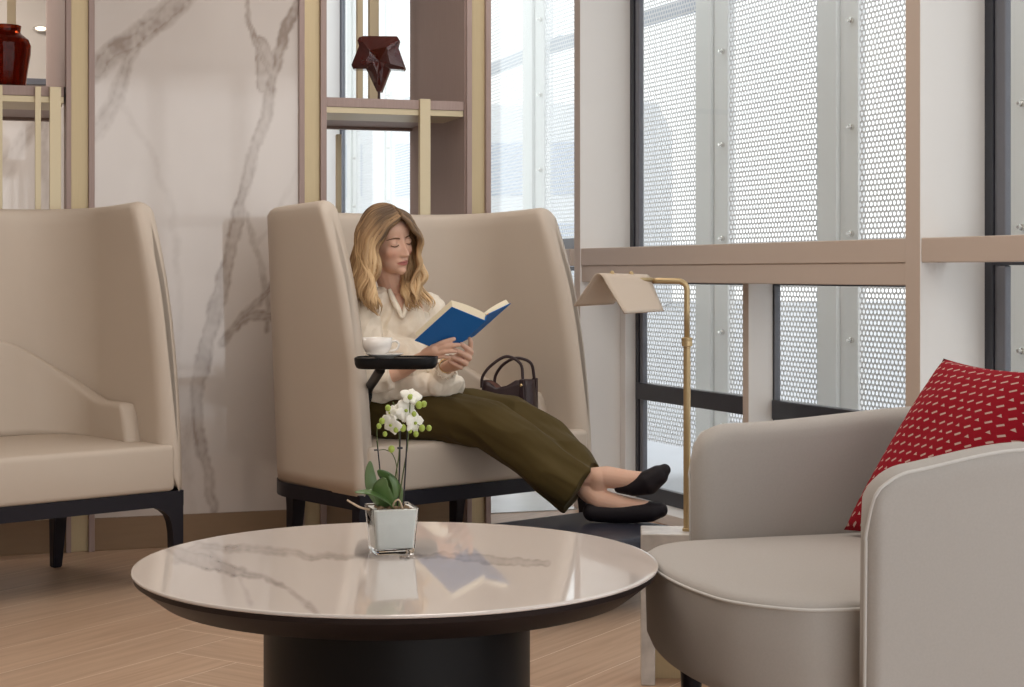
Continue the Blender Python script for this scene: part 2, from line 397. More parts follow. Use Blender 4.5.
bay(None, 66, .90, 'left-hand shelving bay with amber vase on its shelf', zs_l,
    [(-1, 2.5, -.008, .02, .12, zs_l-.003), (35, 41, -.008, .02, .12, zs_l-.003), (49.5, 61, -.012, .02, .12, zs_l-.003)], [(7, 16, .80, zs_l, ZT)], side_px=47, upper_only=True)

# a second room wall far behind the left bay: marble dado, metal rail, plaster above
b = B(); box(b, -3.3, .98, 2.45, 2.52, 1.96, ZT); struct(obj('wall_far', b, m_wallplain, None, WALL.M))
V_FAR = [([(-40, 240), (5, 168), (20, 145), (33, 128), (40, 110)], [5, 6, 4, 3, 2], .5, 6), ([(47, 118), (43, 140), (46, 170), (50, 215)], [1, 2, 2, 1], .4, 3)]
struct(grid_slab('wall_far_marble', -3.3, .98, 0, 1.94, .012, WALL.M @ Matrix.Translation((0, 2.44, 0)), V_FAR, m_marble, .05, 4))
b = B(); box(b, -3.3, .98, 2.42, 2.45, 1.94, 1.97, bevel=.002); struct(obj('trim_rail', b, m_blackgrey, None, WALL.M))
def emis(name, col, s):
    m = bpy.data.materials.new(name); m.use_nodes = True; n = m.node_tree.nodes['Principled BSDF']
    n.inputs['Base Color'].default_value = (*col, 1); n.inputs['Emission Color'].default_value = (*col, 1); n.inputs['Emission Strength'].default_value = s; return m
m_lit = emis('lit_lamp_lens', (1.0, .88, .70), 1.2)
o_ = line_t(41, WALL.w(0, 2.40)[:2], (WALL.M.to_3x3() @ Vector((1, 0, 0)))[:2]); yy = WALL.w(o_, 2.40).y
r = empty('wall_light', WALL.M @ Matrix.Translation((o_, 2.45, EYE+(HOR-28)*yy/FPX))); tag(r, 'small lit spotlight high on the wall seen through the left shelving bay', 'light')
b = B(); lathe(b, [(.035, 0), (.04, .006), (.04, .02), (.03, .03)], 20, Matrix.Rotation(math.pi/2, 4, 'X') @ Matrix.Scale(.4, 4, (0, 1, 0))); obj('housing', b, m_silver, r, None, angle=40)
b = B(); lathe(b, [(.028, .030), (.024, .036)], 20, Matrix.Rotation(math.pi/2, 4, 'X') @ Matrix.Scale(.4, 4, (0, 1, 0))); obj('lens', b, m_lit, r, None)

# ------------------------------------------------------------------ window wall
# frame: local x runs towards the right/near end, local y towards the outdoors
WD = Vector((.403, -.915)).normalized()
SEG1 = Frame((.434, 6.569), WD)          # interior front plane of the fins and beams
def wx(px, y=0):
    o = SEG1.w(0, y)[:2]; return line_t(px, o, WD)
QG = .25                                  # depth of the fins: glass plane
T1a, T1b = -.421, -.3626; T3a, T3b = 1.844, 1.915; XE = 4.4
# local y must point outdoors: (0.915,0.403) ; rotation of +90deg from WD gives that
def w1(name, x0, x1, y0, y1, z0, z1, m, bevel=.003, st=True, fr=None, idx=None):
    b = B(); box(b, x0, x1, y0, y1, z0, z1, bevel=bevel); o = obj(name, b, m, None, (fr or SEG1).M)
    if st: struct(o)
    return o
def two_tone_fin(name, x0, x1, q, z0, z1, fr):
    b = B(); box(b, x0, x1, 0, q, z0, z1, bevel=.003); b.faces.ensure_lookup_table()
    bmesh.ops.recalc_face_normals(b, faces=b.faces[:])
    for f in b.faces: f.material_index = 1 if abs(f.normal.x) > .8 else 0
    return struct(obj(name, b, [m_post, m_fin], None, fr.M))
two_tone_fin('trim_fin_1', T1a, T1b, QG, 0, ZT, SEG1)
two_tone_fin('trim_fin_2', T3a, T3b, QG, 0, ZT, SEG1)
two_tone_fin('trim_fin_3', 4.13, 4.20, QG, 0, ZT, SEG1)
ZB0, ZB1, ZL0 = 1.031, 1.104, .9625
w1('trim_beam_1', T1b, T3a, .004, .10, ZB0, ZB1, m_post)
w1('trim_beam_lower_1', T1b, T3a, .008, .16, ZL0, ZB0, m_post)
w1('trim_beam_2', T3b, 4.13, .004, .10, ZB0, ZB1, m_post)
w1('trim_beam_sash', T1b, T3a, .16, QG-.03, ZL0+.016, ZB1-.08, m_fin)

# slim lower mullion
xm = wx(775.3, QG); 
two = B(); box(two, xm-.04, xm, 0, .115, 0, ZL0, bevel=.002); bmesh.ops.recalc_face_normals(two, faces=two.faces[:])
for f in two.faces: f.material_index = 1 if abs(f.normal.x) > .8 else 0
struct(obj('trim_mullion', two, [m_post, m_fin], None, SEG1.M @ Matrix.Translation((0, QG-.115, 0))))
def window(idx, x0, x1, z0, z1, bars=(), fr=SEG1, left=.078, right=.05, top=.02, bot=.06):
    r = empty('window_%d' % idx, fr.M @ Matrix.Translation((x0, QG, z0))); r['kind'] = 'structure'
    L_, H_ = x1-x0, z1-z0
    b = B(); box(b, 0, left*.42, -.012, .016, 0, H_, bevel=.002); box(b, L_-right, L_, -.012, .016, 0, H_, bevel=.002)
    box(b, left*.42, L_-right, -.01, .016, 0, bot, bevel=.002); box(b, left*.42, L_-right, -.01, .016, H_-top, H_, bevel=.002)
    for c0, c1 in bars: box(b, left*.42, L_-right, -.02, .016, c0-z0, c1-z0, bevel=.004)
    obj('window_frame', b, m_black, r)
    b = B(); box(b, left*.42, left*.60, -.004, .016, bot, H_-top, bevel=.002); box(b, left*.60, left, -.010, .016, bot, H_-top, bevel=.006); obj('frame_profile', b, m_blackgrey, r)
    b = B(); box(b, left*.5, L_-right*.5, -.001, .004, bot*.5, H_-top*.5); obj('window_pane', b, m_glass, r)
    return r
window(1, T1b, T3a, ZB1-.075, ZT)
window(2, T1b+.05, xm-.035, .045, ZL0+.012, [(.465, .535)], left=.06)
w1('trim_reveal', T1b, T1b+.05, QG-.06, QG+.03, 0, ZL0, m_fin)
window(3, xm, T3a, .045, ZL0+.012, [(.465, .535)], left=.01)
window(4, T3b, 4.13, ZB1-.065, ZT, left=.088)
window(5, T3b, 4.13, .045, ZB0+.012, left=.088)
w1('baseboard_right', T1b, 4.13, .12, QG, 0, .045, m_fin)
# second stretch of glass front, past the bend, running away from the room
D2 = (.3107, -.9505)
SEG2 = Frame((.264, 6.954), D2); ZF = 4.6
for i, k in enumerate((-2.6, -5.87, -9.1)):
    two_tone_fin('trim_fin_far_%d' % (i+1), k-.07, k, QG, 0, ZF, SEG2)
    hi = [0-.06, -2.67, -5.94][i]
    w1('trim_beam_far', k, hi, .004, .14, ZB0, ZB1, m_post, fr=SEG2)
    w1('baseboard_far', k, hi, .12, QG, 0, .045, m_fin, fr=SEG2)
    window(6+2*i, k, hi, ZB1, ZF, fr=SEG2, left=.088); window(7+2*i, k, hi, .045, ZB0, fr=SEG2, left=.088)

# outdoors ---------------------------------------------------------------------
b = B(); box(b, -14, 40, -6, 60, -.3, -.03); struct(obj('ground', b, m_ground))
def screen_run(fr, off, posts, pw, zb, zt, rail_z, x_lo, x_hi, labelbit):
    """perforated sun screen of posts, sheets and a rail: one built thing per bay"""
    for i, x in enumerate(posts):
        nxt = posts[i+1] if i+1 < len(posts) else x_hi
        r = empty('sun_screen', fr.M @ Matrix.Translation((x, off, 0)))
        tag(r, labelbit[i], 'sun screen', 'perforated metal sun screens outside the glass')
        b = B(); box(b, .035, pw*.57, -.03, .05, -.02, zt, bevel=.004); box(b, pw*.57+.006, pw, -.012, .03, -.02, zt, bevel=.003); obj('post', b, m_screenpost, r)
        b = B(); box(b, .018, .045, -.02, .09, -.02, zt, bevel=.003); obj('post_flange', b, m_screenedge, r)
        w_ = nxt-x-pw+.015
        me = bpy.data.meshes.new('perforated_sheet'); me.from_pydata([(pw, 0, zb), (pw+w_, 0, zb), (pw+w_, 0, zt), (pw, 0, zt)], [], [(0, 1, 2, 3)])
        uv = me.uv_layers.new(name='UVMap'); uv.data.foreach_set('uv', [0, 0, w_, 0, w_, zt-zb, 0, zt-zb]); link('perforated_sheet', me, m_perf, r)
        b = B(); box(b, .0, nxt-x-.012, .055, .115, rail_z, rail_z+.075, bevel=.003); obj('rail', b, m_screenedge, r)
        for q in range(7):
            b = B(); lathe(b, [(.011, 0), (.013, .004), (.013, .014), (.007, .016), (.007, .03)], 12, Matrix.Translation((pw-.035, -.012, .25+.46*q)) @ Matrix.Rotation(math.pi/2, 4, 'X')); obj('fixing_bolt', b, m_silver, r, None, angle=40)
OFF = QG+.90
X697, X818 = wx(697, OFF), wx(818, OFF); PITCH = X818-X697
posts1 = [X697+PITCH*n for n in (-2, -1, 0, 1, 2, 3)]
screen_run(SEG1, OFF, posts1, .315, .10, 3.6, 2.36, 0, posts1[-1]+PITCH,
           ['perforated sun screen outdoors, farthest left behind the tall right-hand glass',
            'perforated sun screen outdoors directly behind the left white window fin',
            'perforated sun screen outdoors whose post stands behind the reading lamp',
            'perforated sun screen outdoors whose post shows above the grey armchair',
            'perforated sun screen outdoors hidden mostly behind the rightmost white window fin',
            'perforated sun screen outdoors at the right edge of the photo'])
OFF2 = QG+.75
X527 = line_t(527, SEG2.w(0, OFF2)[:2], (SEG2.M.to_3x3() @ Vector((1, 0, 0)))[:2]); PIT2 = 1.35
p2s = [X527+PIT2*n for n in range(-6, 1)]
screen_run(SEG2, OFF2, p2s, .36, .10, 5.4, 2.42, 0, p2s[-1]+.50,
           ['perforated sun screen outdoors glimpsed through the shelving bay with the dark red star']*6 +
           ['perforated sun screen outdoors whose pale post shows between the shelving and the brown window post'])
# pale building beyond the screens
r = empty('office_building', Matrix.Translation((1.5, 46, 0)) @ Matrix.Rotation(math.radians(-8), 4, 'Z')); tag(r, 'pale blurred office building beyond the perforated screens', 'building')
b = B(); box(b, -9, 2.6, 0, 10, -.02, 5.8, bevel=.05); obj('wall', b, mat('pale_facade', (.74, .76, .79), .7), r)
m_bwin = mat('facade_glass', (.40, .46, .58), .2)
for q in range(7):
    for z in (.9, 3.2):
        b = B(); box(b, -8.4+1.55*q, -7.4+1.55*q, -.05, .05, z, z+1.5, bevel=.02); obj('window', b, m_bwin, r)
# ------------------------------------------------------------------ U-shaped upholstered shells
def u_path(W, D, R, inset, n_arc=16, n_side=14, n_back=14):
    """points (x, y, nx, ny, dist) of a U inset from the outer footprint, normals outward"""
    x0, x1, y1 = inset, W-inset, D-inset; r = max(R-inset, .01); pts = []
    for k in range(n_side): pts.append((x0, (y1-r)*k/n_side, -1, 0))
    for k in range(n_arc):
        a = math.pi-(math.pi/2)*k/n_arc; pts.append((x0+r+r*math.cos(a), y1-r+r*math.sin(a), math.cos(a), math.sin(a)))
    for k in range(n_back): pts.append((x0+r+(x1-x0-2*r)*k/n_back, y1, 0, 1))
    for k in range(n_arc):
        a = math.pi/2-(math.pi/2)*k/n_arc; pts.append((x1-r+r*math.cos(a), y1-r+r*math.sin(a), math.cos(a), math.sin(a)))
    for k in range(n_side+1): pts.append((x1, (y1-r)*(1-k/n_side), 1, 0))
    d = [0]
    for a, b_ in zip(pts[:-1], pts[1:]): d.append(d[-1]+math.hypot(a[0]-b_[0], a[1]-b_[1]))
    return np.array(pts), np.array(d)
def shell(W, D, R, T, z0, top, shift, rake=0, flare=0, na=110, nb=44, rt=None, endr=None, corner=.05, bottom_round=.01, keep=None, taper=0):
    """top(s01) -> height; shift(zf) -> how far the two front ends sit back at height fraction zf; T thickness"""
    pts, d = u_path(W, D, R, T/2); tot = d[-1]; bm = B(); rt = rt or T*.5; endr = endr or T*.5
    # arc-length samples packed near the ends
    A = np.linspace(0, 1, na); A = .5-.5*np.cos(np.pi*A)*(.25)-.5*(1-2*A)*.75
    rings = []
    def at(s):
        x = np.interp(s, d, pts[:, 0]); y = np.interp(s, d, pts[:, 1]); nx = np.interp(s, d, pts[:, 2]); ny = np.interp(s, d, pts[:, 3]); l = math.hypot(nx, ny)
        return x, y, nx/l, ny/l
    for a in A:
        ring = []
        for k in range(nb):
            # loop: bottom centre -> outer side up -> round top -> inner side down
            t = k/nb; base_s = a*tot; zt = top(a)
            if t < .42: off, zf = 1, t/.42*1.0; zz = z0+(zt-rt-z0)*zf
            elif t < .58:
                ph = math.pi*(t-.42)/.16; off = math.cos(ph); zz = zt-rt+rt*math.sin(ph)
            else: off = -1; zz = zt-rt-(zt-rt-z0)*(t-.58)/.42
            f = (zz-z0)/(zt-z0); sh = shift(f)
            s = sh+(tot-2*sh)*a; de = min(s-sh, tot-sh-s)
            er = endr if off < 0 else .6*endr; th = T/2
            if de < er: th -= .8*er*(1-math.sqrt(max(0, 1-((er-de)/er)**2)))
            # rounded upper front corner
            if de < corner: zz -= (corner-math.sqrt(max(0, corner**2-(corner-de)**2)))*max(0, (f-.7)/.3)
            if f < .03: th *= .96
            x, y, nx, ny = at(s)
            g = f*flare; yy = y+ny*off*th + rake*f*max(0, min(1, y/D)); xx = x+nx*(off*th+g); xx -= taper*(2*x/W-1)*max(0, min(1, y/D))
            ring.append(Vector((xx, yy+0*g, zz)))
        rings.append(ring)
    if keep is not None: keep += rings
    ring_bridge(bm, rings, True, True)
    bmesh.ops.remove_doubles(bm, verts=bm.verts[:], dist=1e-5)
    return bm
def sm(x, a, b):
    t = max(0, min(1, (x-a)/(b-a))); return t*t*(3-2*t)

# ------------------------------------------------------------------ high-backed sofa
SW, SD, SR, ST = 1.01, .675, .27, .075
SOFA_A = math.radians(40.5)
def make_sofa():
    r = empty('high_back_sofa')
    top = lambda a: 1.223+.016*abs(2*a-1)**3-.006*math.sin(math.pi*a)
    bm = shell(SW, SD, SR, ST, .303, top, lambda f: .04*f+.145*f**2.4, rake=.075, flare=.006, corner=.045, endr=.045, rt=.034, taper=.012)
    sh = obj('wing_shell', bm, m_uphol, r, None, True)
    # seams of the shell
    for q0 in (0, 1):
        b = B(); ri = SR-ST-.0005; dx = .150; yy = SD-SR+math.sqrt(ri*ri-dx*dx); xx = SW-SR+dx if q0 else SR-dx
        tube(b, [Vector((xx+(.006 if q0 else -.006)*((z-.303)/.93), yy+.072*((z-.303)/.93), z)) for z in np.linspace(.60, 1.205, 16)], .0014, 6); obj('seam', b, m_uphol, sh, None, True)
    # low inner bolster hugging the shell
    hb = lambda a: .578+.20*sm(min(a, 1-a), .10, .42)
    bm = shell(SW-2*ST+.012, SD-ST+.004, SR-ST+.02, .055, .44, hb, lambda f: .15+.03*f, rake=.035, na=90, nb=36, rt=.011, endr=.012, corner=.020, taper=.008)
    bmesh.ops.translate(bm, verts=bm.verts[:], vec=(ST-.006, 0, 0)); obj('inner_bolster', bm, m_uphol, r, None, True)
    # seat : block with soft edges, its front flush with the wings
    b = B(); so = [(.034, -.004), (SW-.034, -.004)]
    for q0 in (0, 1):
        for k in range(9):
            aa = math.pi/2*k/8+math.pi/2*q0; rr_ = SR-.05; so.append(((SW-.05-rr_ if q0 == 0 else .05+rr_)+rr_*math.cos(aa), SD-.05-rr_+rr_*math.sin(aa)))
    prism(b, so, .305, .452); bmesh.ops.bevel(b, geom=[e for e in b.edges if abs(e.verts[0].co.z-e.verts[1].co.z) < .01 or e.verts[0].co.y < 0], offset=.018, segments=5, profile=.5, affect='EDGES')
    for v in b.verts:
        if v.co.z > .44: v.co.z += .012*math.sin(math.pi*min(1, max(0, v.co.x/SW)))
    obj('seat', b, m_uphol, r, None, angle=50)
    # dark frame with four legs
    b = B(); zf0, zf1 = .258, .306
    o = [(0.004, .002), (SW-.004, .002), (SW-.004, SD-SR)]
    for k in range(9): a = math.pi/2*k/8; o.append((SW-SR-.004+SR*math.cos(a), SD-SR+(SR-.004)*math.sin(a)))
    for k in range(9): a = math.pi/2+math.pi/2*k/8; o.append((SR+.004+SR*math.cos(a), SD-SR+(SR-.004)*math.sin(a)))
    prism(b, o, zf0, zf1); obj('frame', b, m_darkwood, r, None, angle=35)
    for side in (0, 1):
        # front legs : square post with a curved bracket into the rail, slightly tapering
        b = B(); prof = [(0, .262), (0, 0), (.030, 0), (.036, .17), (.042, .205), (.052, .228), (.072, .245), (.10, .258), (.10, .262)]
        rings = []
        for y in (.004, .044): rings.append([Vector(((x if side == 0 else SW-x) + (.004 if side == 0 else -.004), y, z)) for x, z in prof])
        ring_bridge(b, rings); obj('leg', b, m_darkwood, r, None, angle=30)
        xx = .13 if side == 0 else SW-.17; b = B()
        rings = [[Vector((xx+sx*q, .56+sy*q+dy, z)) for sx, sy in ((-1, -1), (1, -1), (1, 1), (-1, 1))] for q, z, dy in ((.027, .27, 0), (.024, .20, 0), (.016, 0, .02))]
        ring_bridge(b, rings); bmesh.ops.bevel(b, geom=[e for e in b.edges], offset=.003, segments=2, affect='EDGES'); obj('leg', b, m_darkwood, r, None, angle=30)
    return r
def copy_tree(o, parent=None):
    c = o.copy(); C.objects.link(c)
    if parent is not None: c.parent = parent; c.matrix_parent_inverse = o.matrix_parent_inverse.copy()
    for ch in list(o.children): copy_tree(ch, c)
    return c
S2M = Matrix.Translation((-.475, 5.065, 0)) @ Matrix.Rotation(SOFA_A, 4, 'Z')
_c1 = Vector((-1.046, 5.215, 0)); _u = Vector((math.cos(SOFA_A), math.sin(SOFA_A), 0))
S1M = Matrix.Translation(_c1-_u*SW) @ Matrix.Rotation(SOFA_A, 4, 'Z')
sofa = make_sofa(); sofa.matrix_world = S2M; tag(sofa, 'high-backed taupe sofa the blonde woman sits in', 'sofa', 'high-backed taupe sofas')
sofa1 = copy_tree(sofa); sofa1.matrix_world = S1M; sofa1['label'] = 'empty high-backed taupe sofa at the left edge, in front of the marble'
def S2(u, v, z): return S2M @ Vector((u, v, z))

# ------------------------------------------------------------------ swivel tray on the sofa, with cup
Yt = 4.90
tc = P(396.5, 355, Yt)
zt_, zb_ = EYE-(355.5-HOR)*4.985/FPX, EYE-(368-HOR)*Yt/FPX
r = empty('swivel_tray', Matrix.Translation((tc.x, tc.y, 0))); tag(r, 'black oblong swivel tray arm-mounted beside the seated woman', 'tray')
b = B(); hw, hd = .124, .085; poly = []
for sx, sy, a0 in ((1, 1, 0), (-1, 1, 90), (-1, -1, 180), (1, -1, 270)):
    for k in range(8): a = math.radians(a0+90*k/8); rr = .05; poly.append(((hw-rr)*sx+rr*math.cos(a), (hd-rr)*sy+rr*math.sin(a)))
rings = [[Vector((x*q, y*q, z)) for x, y in poly] for q, z in ((.90, zb_), (.955, zb_+.004), (.985, zb_+.014), (1, zt_-.004), (.99, zt_), (.955, zt_), (.95, zt_-.004))]
ring_bridge(b, rings); obj('tray_top', b, m_black_table, r, None, angle=40)
b = B(); q0 = Vector((-.045, -.02, zb_+.004)); q1 = S2(.10, .10, .615)-Vector((tc.x, tc.y, 0)); q2 = S2(.072, .12, .52)-Vector((tc.x, tc.y, 0))
pts = catmull([q0+Vector((.004, 0, .0)), q0+Vector((-.004, 0, -.012)), q0*.5+q1*.5, q1+Vector((.003, 0, .01)), q1+Vector((0, 0, -.02)), q2], 5); tube(b, pts, .015, 12, flat=.7); obj('swivel_arm', b, m_black_table, r, None, True)
# saucer & cup
zc = zt_-.001; cc = P(384.5, 350, Yt)
r = empty('saucer', Matrix.Translation((cc.x, cc.y, zc-.003))); tag(r, 'white saucer with grey foot under the coffee cup on the black tray', 'saucer')
b = B(); lathe(b, [(.028, 0), (.030, .004), (.040, .006), (.056, .013), (.0565, .015), (.040, .0095), (.0, .008)], 36); obj('plate', b, m_saucer, r, None, True)
r = empty('coffee_cup', Matrix.Translation((cc.x-.022, cc.y, zc+.006))); tag(r, 'white porcelain coffee cup standing on the saucer on the black tray', 'cup')
b = B(); lathe(b, [(.024, 0), (.025, .003), (.036, .011), (.043, .025), (.0455, .053), (.0435, .053), (.041, .024), (.034, .012), (.0, .006)], 36); obj('cup_body', b, m_ceramic, r, None, True)
b = B(); tube(b, catmull([(.042, 0, .040), (.056, 0, .043), (.065, 0, .033), (.058, 0, .018), (.039, 0, .013)], 6), .0035, 8, flat=.8); obj('handle', b, m_ceramic, r, None, True)

# ------------------------------------------------------------------ round coffee table
TD = 3.10; TX = (397.5-512)/FPX*TD; TR = .494; TZ = .4525
r = empty('coffee_table', Matrix.Translation((TX, TD, 0))); tag(r, 'large round coffee table with white marble top and black drum base', 'coffee table')
# top : polar grid with its veins
nr, nt_ = 150, 460; V = [(0, 0, TZ)]; F_ = []
prof = [((i+1)/nr*(TR-.004), TZ) for i in range(nr)] + [(TR-.0010, TZ-.0008), (TR, TZ-.0025), (TR, TZ-.0045), (TR-.0015, TZ-.006)]
for rr, z in prof:
    for k in range(nt_): a = 2*math.pi*k/nt_; V.append((rr*math.cos(a), rr*math.sin(a), z))
for k in range(nt_): F_.append((0, 1+k, 1+(k+1) % nt_))
for i in range(len(prof)-1):
    for k in range(nt_):
        a, c = 1+i*nt_+k, 1+i*nt_+(k+1) % nt_; F_.append((a, a+nt_, c+nt_, c))
F_.append(tuple(1+(len(prof)-1)*nt_+k for k in range(nt_)))
me = bpy.data.meshes.new('marble_top'); me.from_pydata(V, [], F_)
Wp = np.array(V)+np.array([TX, TD, 0]); px = np.stack([512+FPX*Wp[:, 0]/Wp[:, 1], HOR+FPX*(EYE-Wp[:, 2])/Wp[:, 1]], 1)
V_TAB = [([(165, 545), (185, 556), (212, 564), (238, 572), (262, 577), (282, 585), (296, 596), (312, 608), (322, 622)], [2, 5, 6, 2.5, 1, .8, 1.2, 1.6, 1], .8, 3),
         ([(178, 560), (199, 545), (224, 549), (273, 550), (311, 556), (352, 556), (385, 556)], [2, 3, 1.5, 1.8, 1.5, 1, .6], .6, 3),
         ([(400, 557), (430, 556), (456, 555), (484, 560), (548, 563)], [.5, 1.5, 2.6, 3.6, 2.8], .7, 1.8),
         ([(199, 545), (205, 556), (222, 566)], [3, 5, 4], .55, 5), ([(237, 572), (244, 590), (250, 604)], [.5, .8, .5], .35, 3)]
mk = vein_mask(px, V_TAB, 8); mk[len(V)-nt_*4:] = 0
me.attributes.new('mask', 'FLOAT', 'POINT').data.foreach_set('value', mk.tolist())
m_tabtop = att_mat('polished_marble_top', (.72, .655, .61), (.25, .215, .205), rough=.045, coat=.5)
o = link('marble_top', me, m_tabtop, r, None, True)
try: me.set_sharp_from_angle(angle=math.radians(30))
except Exception: pass
b = B(); lathe(b, [(TR-.008, TZ-.0061), (TR-.002, TZ-.0075), (TR-.004, TZ-.016), (TR-.050, TZ-.0515), (TR-.06, TZ-.054)], 128); obj('underframe', b, m_brownedge, r, None, angle=30)
b = B(); lathe(b, [(.252, 0), (.252, TZ-.0541)], 96); obj('drum_base', b, m_black_table, r, None, angle=30)
# ------------------------------------------------------------------ grey barrel armchair
AW, AD, AR, AT = .815, .80, .38, .062
AM = Matrix.Translation((.375, 3.468, 0)) @ Matrix.Rotation(math.atan2(-.965, .26), 4, 'Z')
r = empty('barrel_armchair', AM); tag(r, 'rounded light grey armchair with pale piping holding the red cushion', 'armchair')
atop = lambda a: (.680+.031*sm(a, .03, .30)+.052*sm(a, .28, .5)) if a < .5 else (.676+.036*sm(1-a, 0, .14)+.042*sm(1-a, .22, .5))
ashift = lambda f: 0.0
ash_rings = []; ash = shell(AW, AD, AR, AT, .265, atop, ashift, rake=.03, flare=.008, corner=.075, endr=.034, rt=.03, na=130, keep=ash_rings)
obj('arm_shell', ash, m_chair, r, None, True)
# piping along the outer rim : up the front edge, over the corner, along the top, down again
pl = [ash_rings[0][k] for k in range(1, 18)]+[ash_rings[j][20] for j in range(1, len(ash_rings)-1)]+[ash_rings[-1][k] for k in range(17, 0, -1)]
cl = [pl[0]]
for p in pl[1:]:
    if (p-cl[-1]).length > .006: cl.append(p)
b = B(); tube(b, catmull(cl[::2]+[cl[-1]], 3), .0032, 8); obj('rim_piping', b, m_piping, r, None, True)
# seat outline
ol = catmull([(.066, .34, 0), (.066, .12, 0), (.070, -.03, 0), (.10, -.105, 0), (.19, -.165, 0), (.32, -.190, 0), (.43, -.197, 0), (.54, -.190, 0), (.64, -.165, 0), (.722, -.09, 0), (.744, -.02, 0), (.750, .12, 0), (.750, .34, 0)], 6)
back = [Vector((AW/2+.342*math.cos(a), .40+.345*math.sin(a), 0)) for a in np.linspace(.0, math.pi, 22)]
ol = [Vector((p.x, p.y, 0)) for p in ol] + back
cen = Vector((AW/2, .22, 0))
def scaled(q, z, push=0): return [Vector((cen.x+(p.x-cen.x)*q, cen.y+(p.y-cen.y)*q+push, z)) for p in ol]
b = B(); ring_bridge(b, [scaled(.95, .262, .008), scaled(.975, .266, .004), scaled(.996, .292, .001), scaled(1.0, .40), scaled(1.0, .4315)]); obj('seat_base', b, m_chair, r, None, angle=50)
b = B(); rg = [scaled(.999, .432), scaled(1.0, .434), scaled(.985, .442)] + [scaled(q, .442+.016*(1-q**2.2)+.002) for q in (.95, .88, .78, .65, .5, .3, .12)]; ring_bridge(b, rg); obj('seat_cushion', b, m_chair, r, None, True)
b = B(); tube(b, scaled(1.003, .4330)[2:-24], .0030, 8); obj('seat_piping', b, m_piping, r, None, True)
for (x, y) in ((.235, -.085), (.60, -.085), (.20, .60), (.62, .60)):
    b = B(); lathe(b, [(.012, 0), (.024, .26), (.026, .275)], 18, Matrix.Translation((x, y, 0))); obj('leg', b, m_darkwood, r, None, angle=40)

# red cushion ------------------------------------------------------------------
def cushion_mat():
    m = mat('red_patterned_cloth', (.36, .012, .022), .9, bump=(500, .5), spec=.15); nt = m.node_tree; N = nt.nodes; L = nt.links
    uv = N.new('ShaderNodeUVMap')
    def Mth(op, a_, b_=None, c_=None):
        n = N.new('ShaderNodeMath'); n.operation = op
        for i, v in enumerate((a_, b_, c_)):
            if v is None: continue
            if isinstance(v, (int, float)): n.inputs[i].default_value = v
            else: L.new(v, n.inputs[i])
        return n.outputs[0]
    sep = N.new('ShaderNodeSeparateXYZ'); L.new(uv.outputs[0], sep.inputs[0]); u, v = sep.outputs[0], sep.outputs[1]
    U = Mth('MULTIPLY', u, 15); V_ = Mth('MULTIPLY', v, 21); row = Mth('FLOOR', V_); fv = Mth('SUBTRACT', Mth('FRACT', V_), .5)
    U2 = Mth('ADD', U, Mth('MULTIPLY', row, .5)); fu = Mth('SUBTRACT', Mth('FRACT', U2), .5); col = Mth('FLOOR', U2)
    d = Mth('ADD', Mth('MULTIPLY', fu, .80), Mth('MULTIPLY', fv, .60)); n_ = Mth('SUBTRACT', Mth('MULTIPLY', fv, .80), Mth('MULTIPLY', fu, .60))
    dash = Mth('MULTIPLY', Mth('LESS_THAN', Mth('ABSOLUTE', d), .30), Mth('LESS_THAN', Mth('ABSOLUTE', n_), .11))
    tri = Mth('MULTIPLY', Mth('GREATER_THAN', fv, -.16), Mth('LESS_THAN', Mth('ADD', fv, Mth('MULTIPLY', Mth('ABSOLUTE', fu), 1.6)), .20))
    sel = Mth('LESS_THAN', Mth('MODULO', Mth('ABSOLUTE', Mth('ADD', row, col)), 3), .5)
    k = Mth('ADD', Mth('MULTIPLY', tri, sel), Mth('MULTIPLY', dash, Mth('SUBTRACT', 1, sel)))
    mx = N.new('ShaderNodeMixRGB'); mx.inputs[1].default_value = (.28, .007, .017, 1); mx.inputs[2].default_value = (.55, .38, .33, 1); L.new(k, mx.inputs[0])
    L.new(mx.outputs[0], N['Principled BSDF'].inputs['Base Color']); return m
m_cush = cushion_mat()
def pillow(LL, TL, ex, thick, n=36):
    """square pillow: LL lower far corner, TL upper far corner, ex vector along the width"""
    ey = TL-LL; nz = ex.cross(ey).normalized(); bm = B(); uvl = bm.loops.layers.uv.new('UVMap'); G = {}
    for side in (1, -1):
        for i in range(n+1):
            for j in range(n+1):
                s, t = i/n, j/n; e = (1-abs(2*s-1)**2.6)*(1-abs(2*t-1)**2.6)
                # edges bow inwards between the pointed corners
                bs = .035*(1-(2*t-1)**2)*(2*s-1); bt = .035*(1-(2*s-1)**2)*(2*t-1)
                p = LL+ex*(s-bs)+ey*(t-bt)+nz*side*thick/2*max(0, e)**.55
                wr = noise.noise(Vector((s*4, t*4, side*3)))*.006*e; p = p+nz*wr*side
                if e <= 1e-9 and side == -1: G[(side, i, j)] = G[(1, i, j)]
                else: G[(side, i, j)] = bm.verts.new(p)
        for i in range(n):
            for j in range(n):
                q = [(i, j), (i+1, j), (i+1, j+1), (i, j+1)]
                try: f = bm.faces.new([G[(side, *c)] for c in q])
                except ValueError: continue
                for l, c in zip(f.loops, q): l[uvl].uv = (c[0]/n, c[1]/n)
    return bm
LL = Vector((.695, 3.415, .462)); TL = Vector((.920, 3.475, .818)); ex = Vector((.15, -.40, -.005))
bm = pillow(LL, TL, ex, .13); o = obj('throw_cushion', bm, m_cush, None, None, True); tag(o, 'red cushion with small white marks leaning in the grey armchair', 'cushion')
b = B(); 

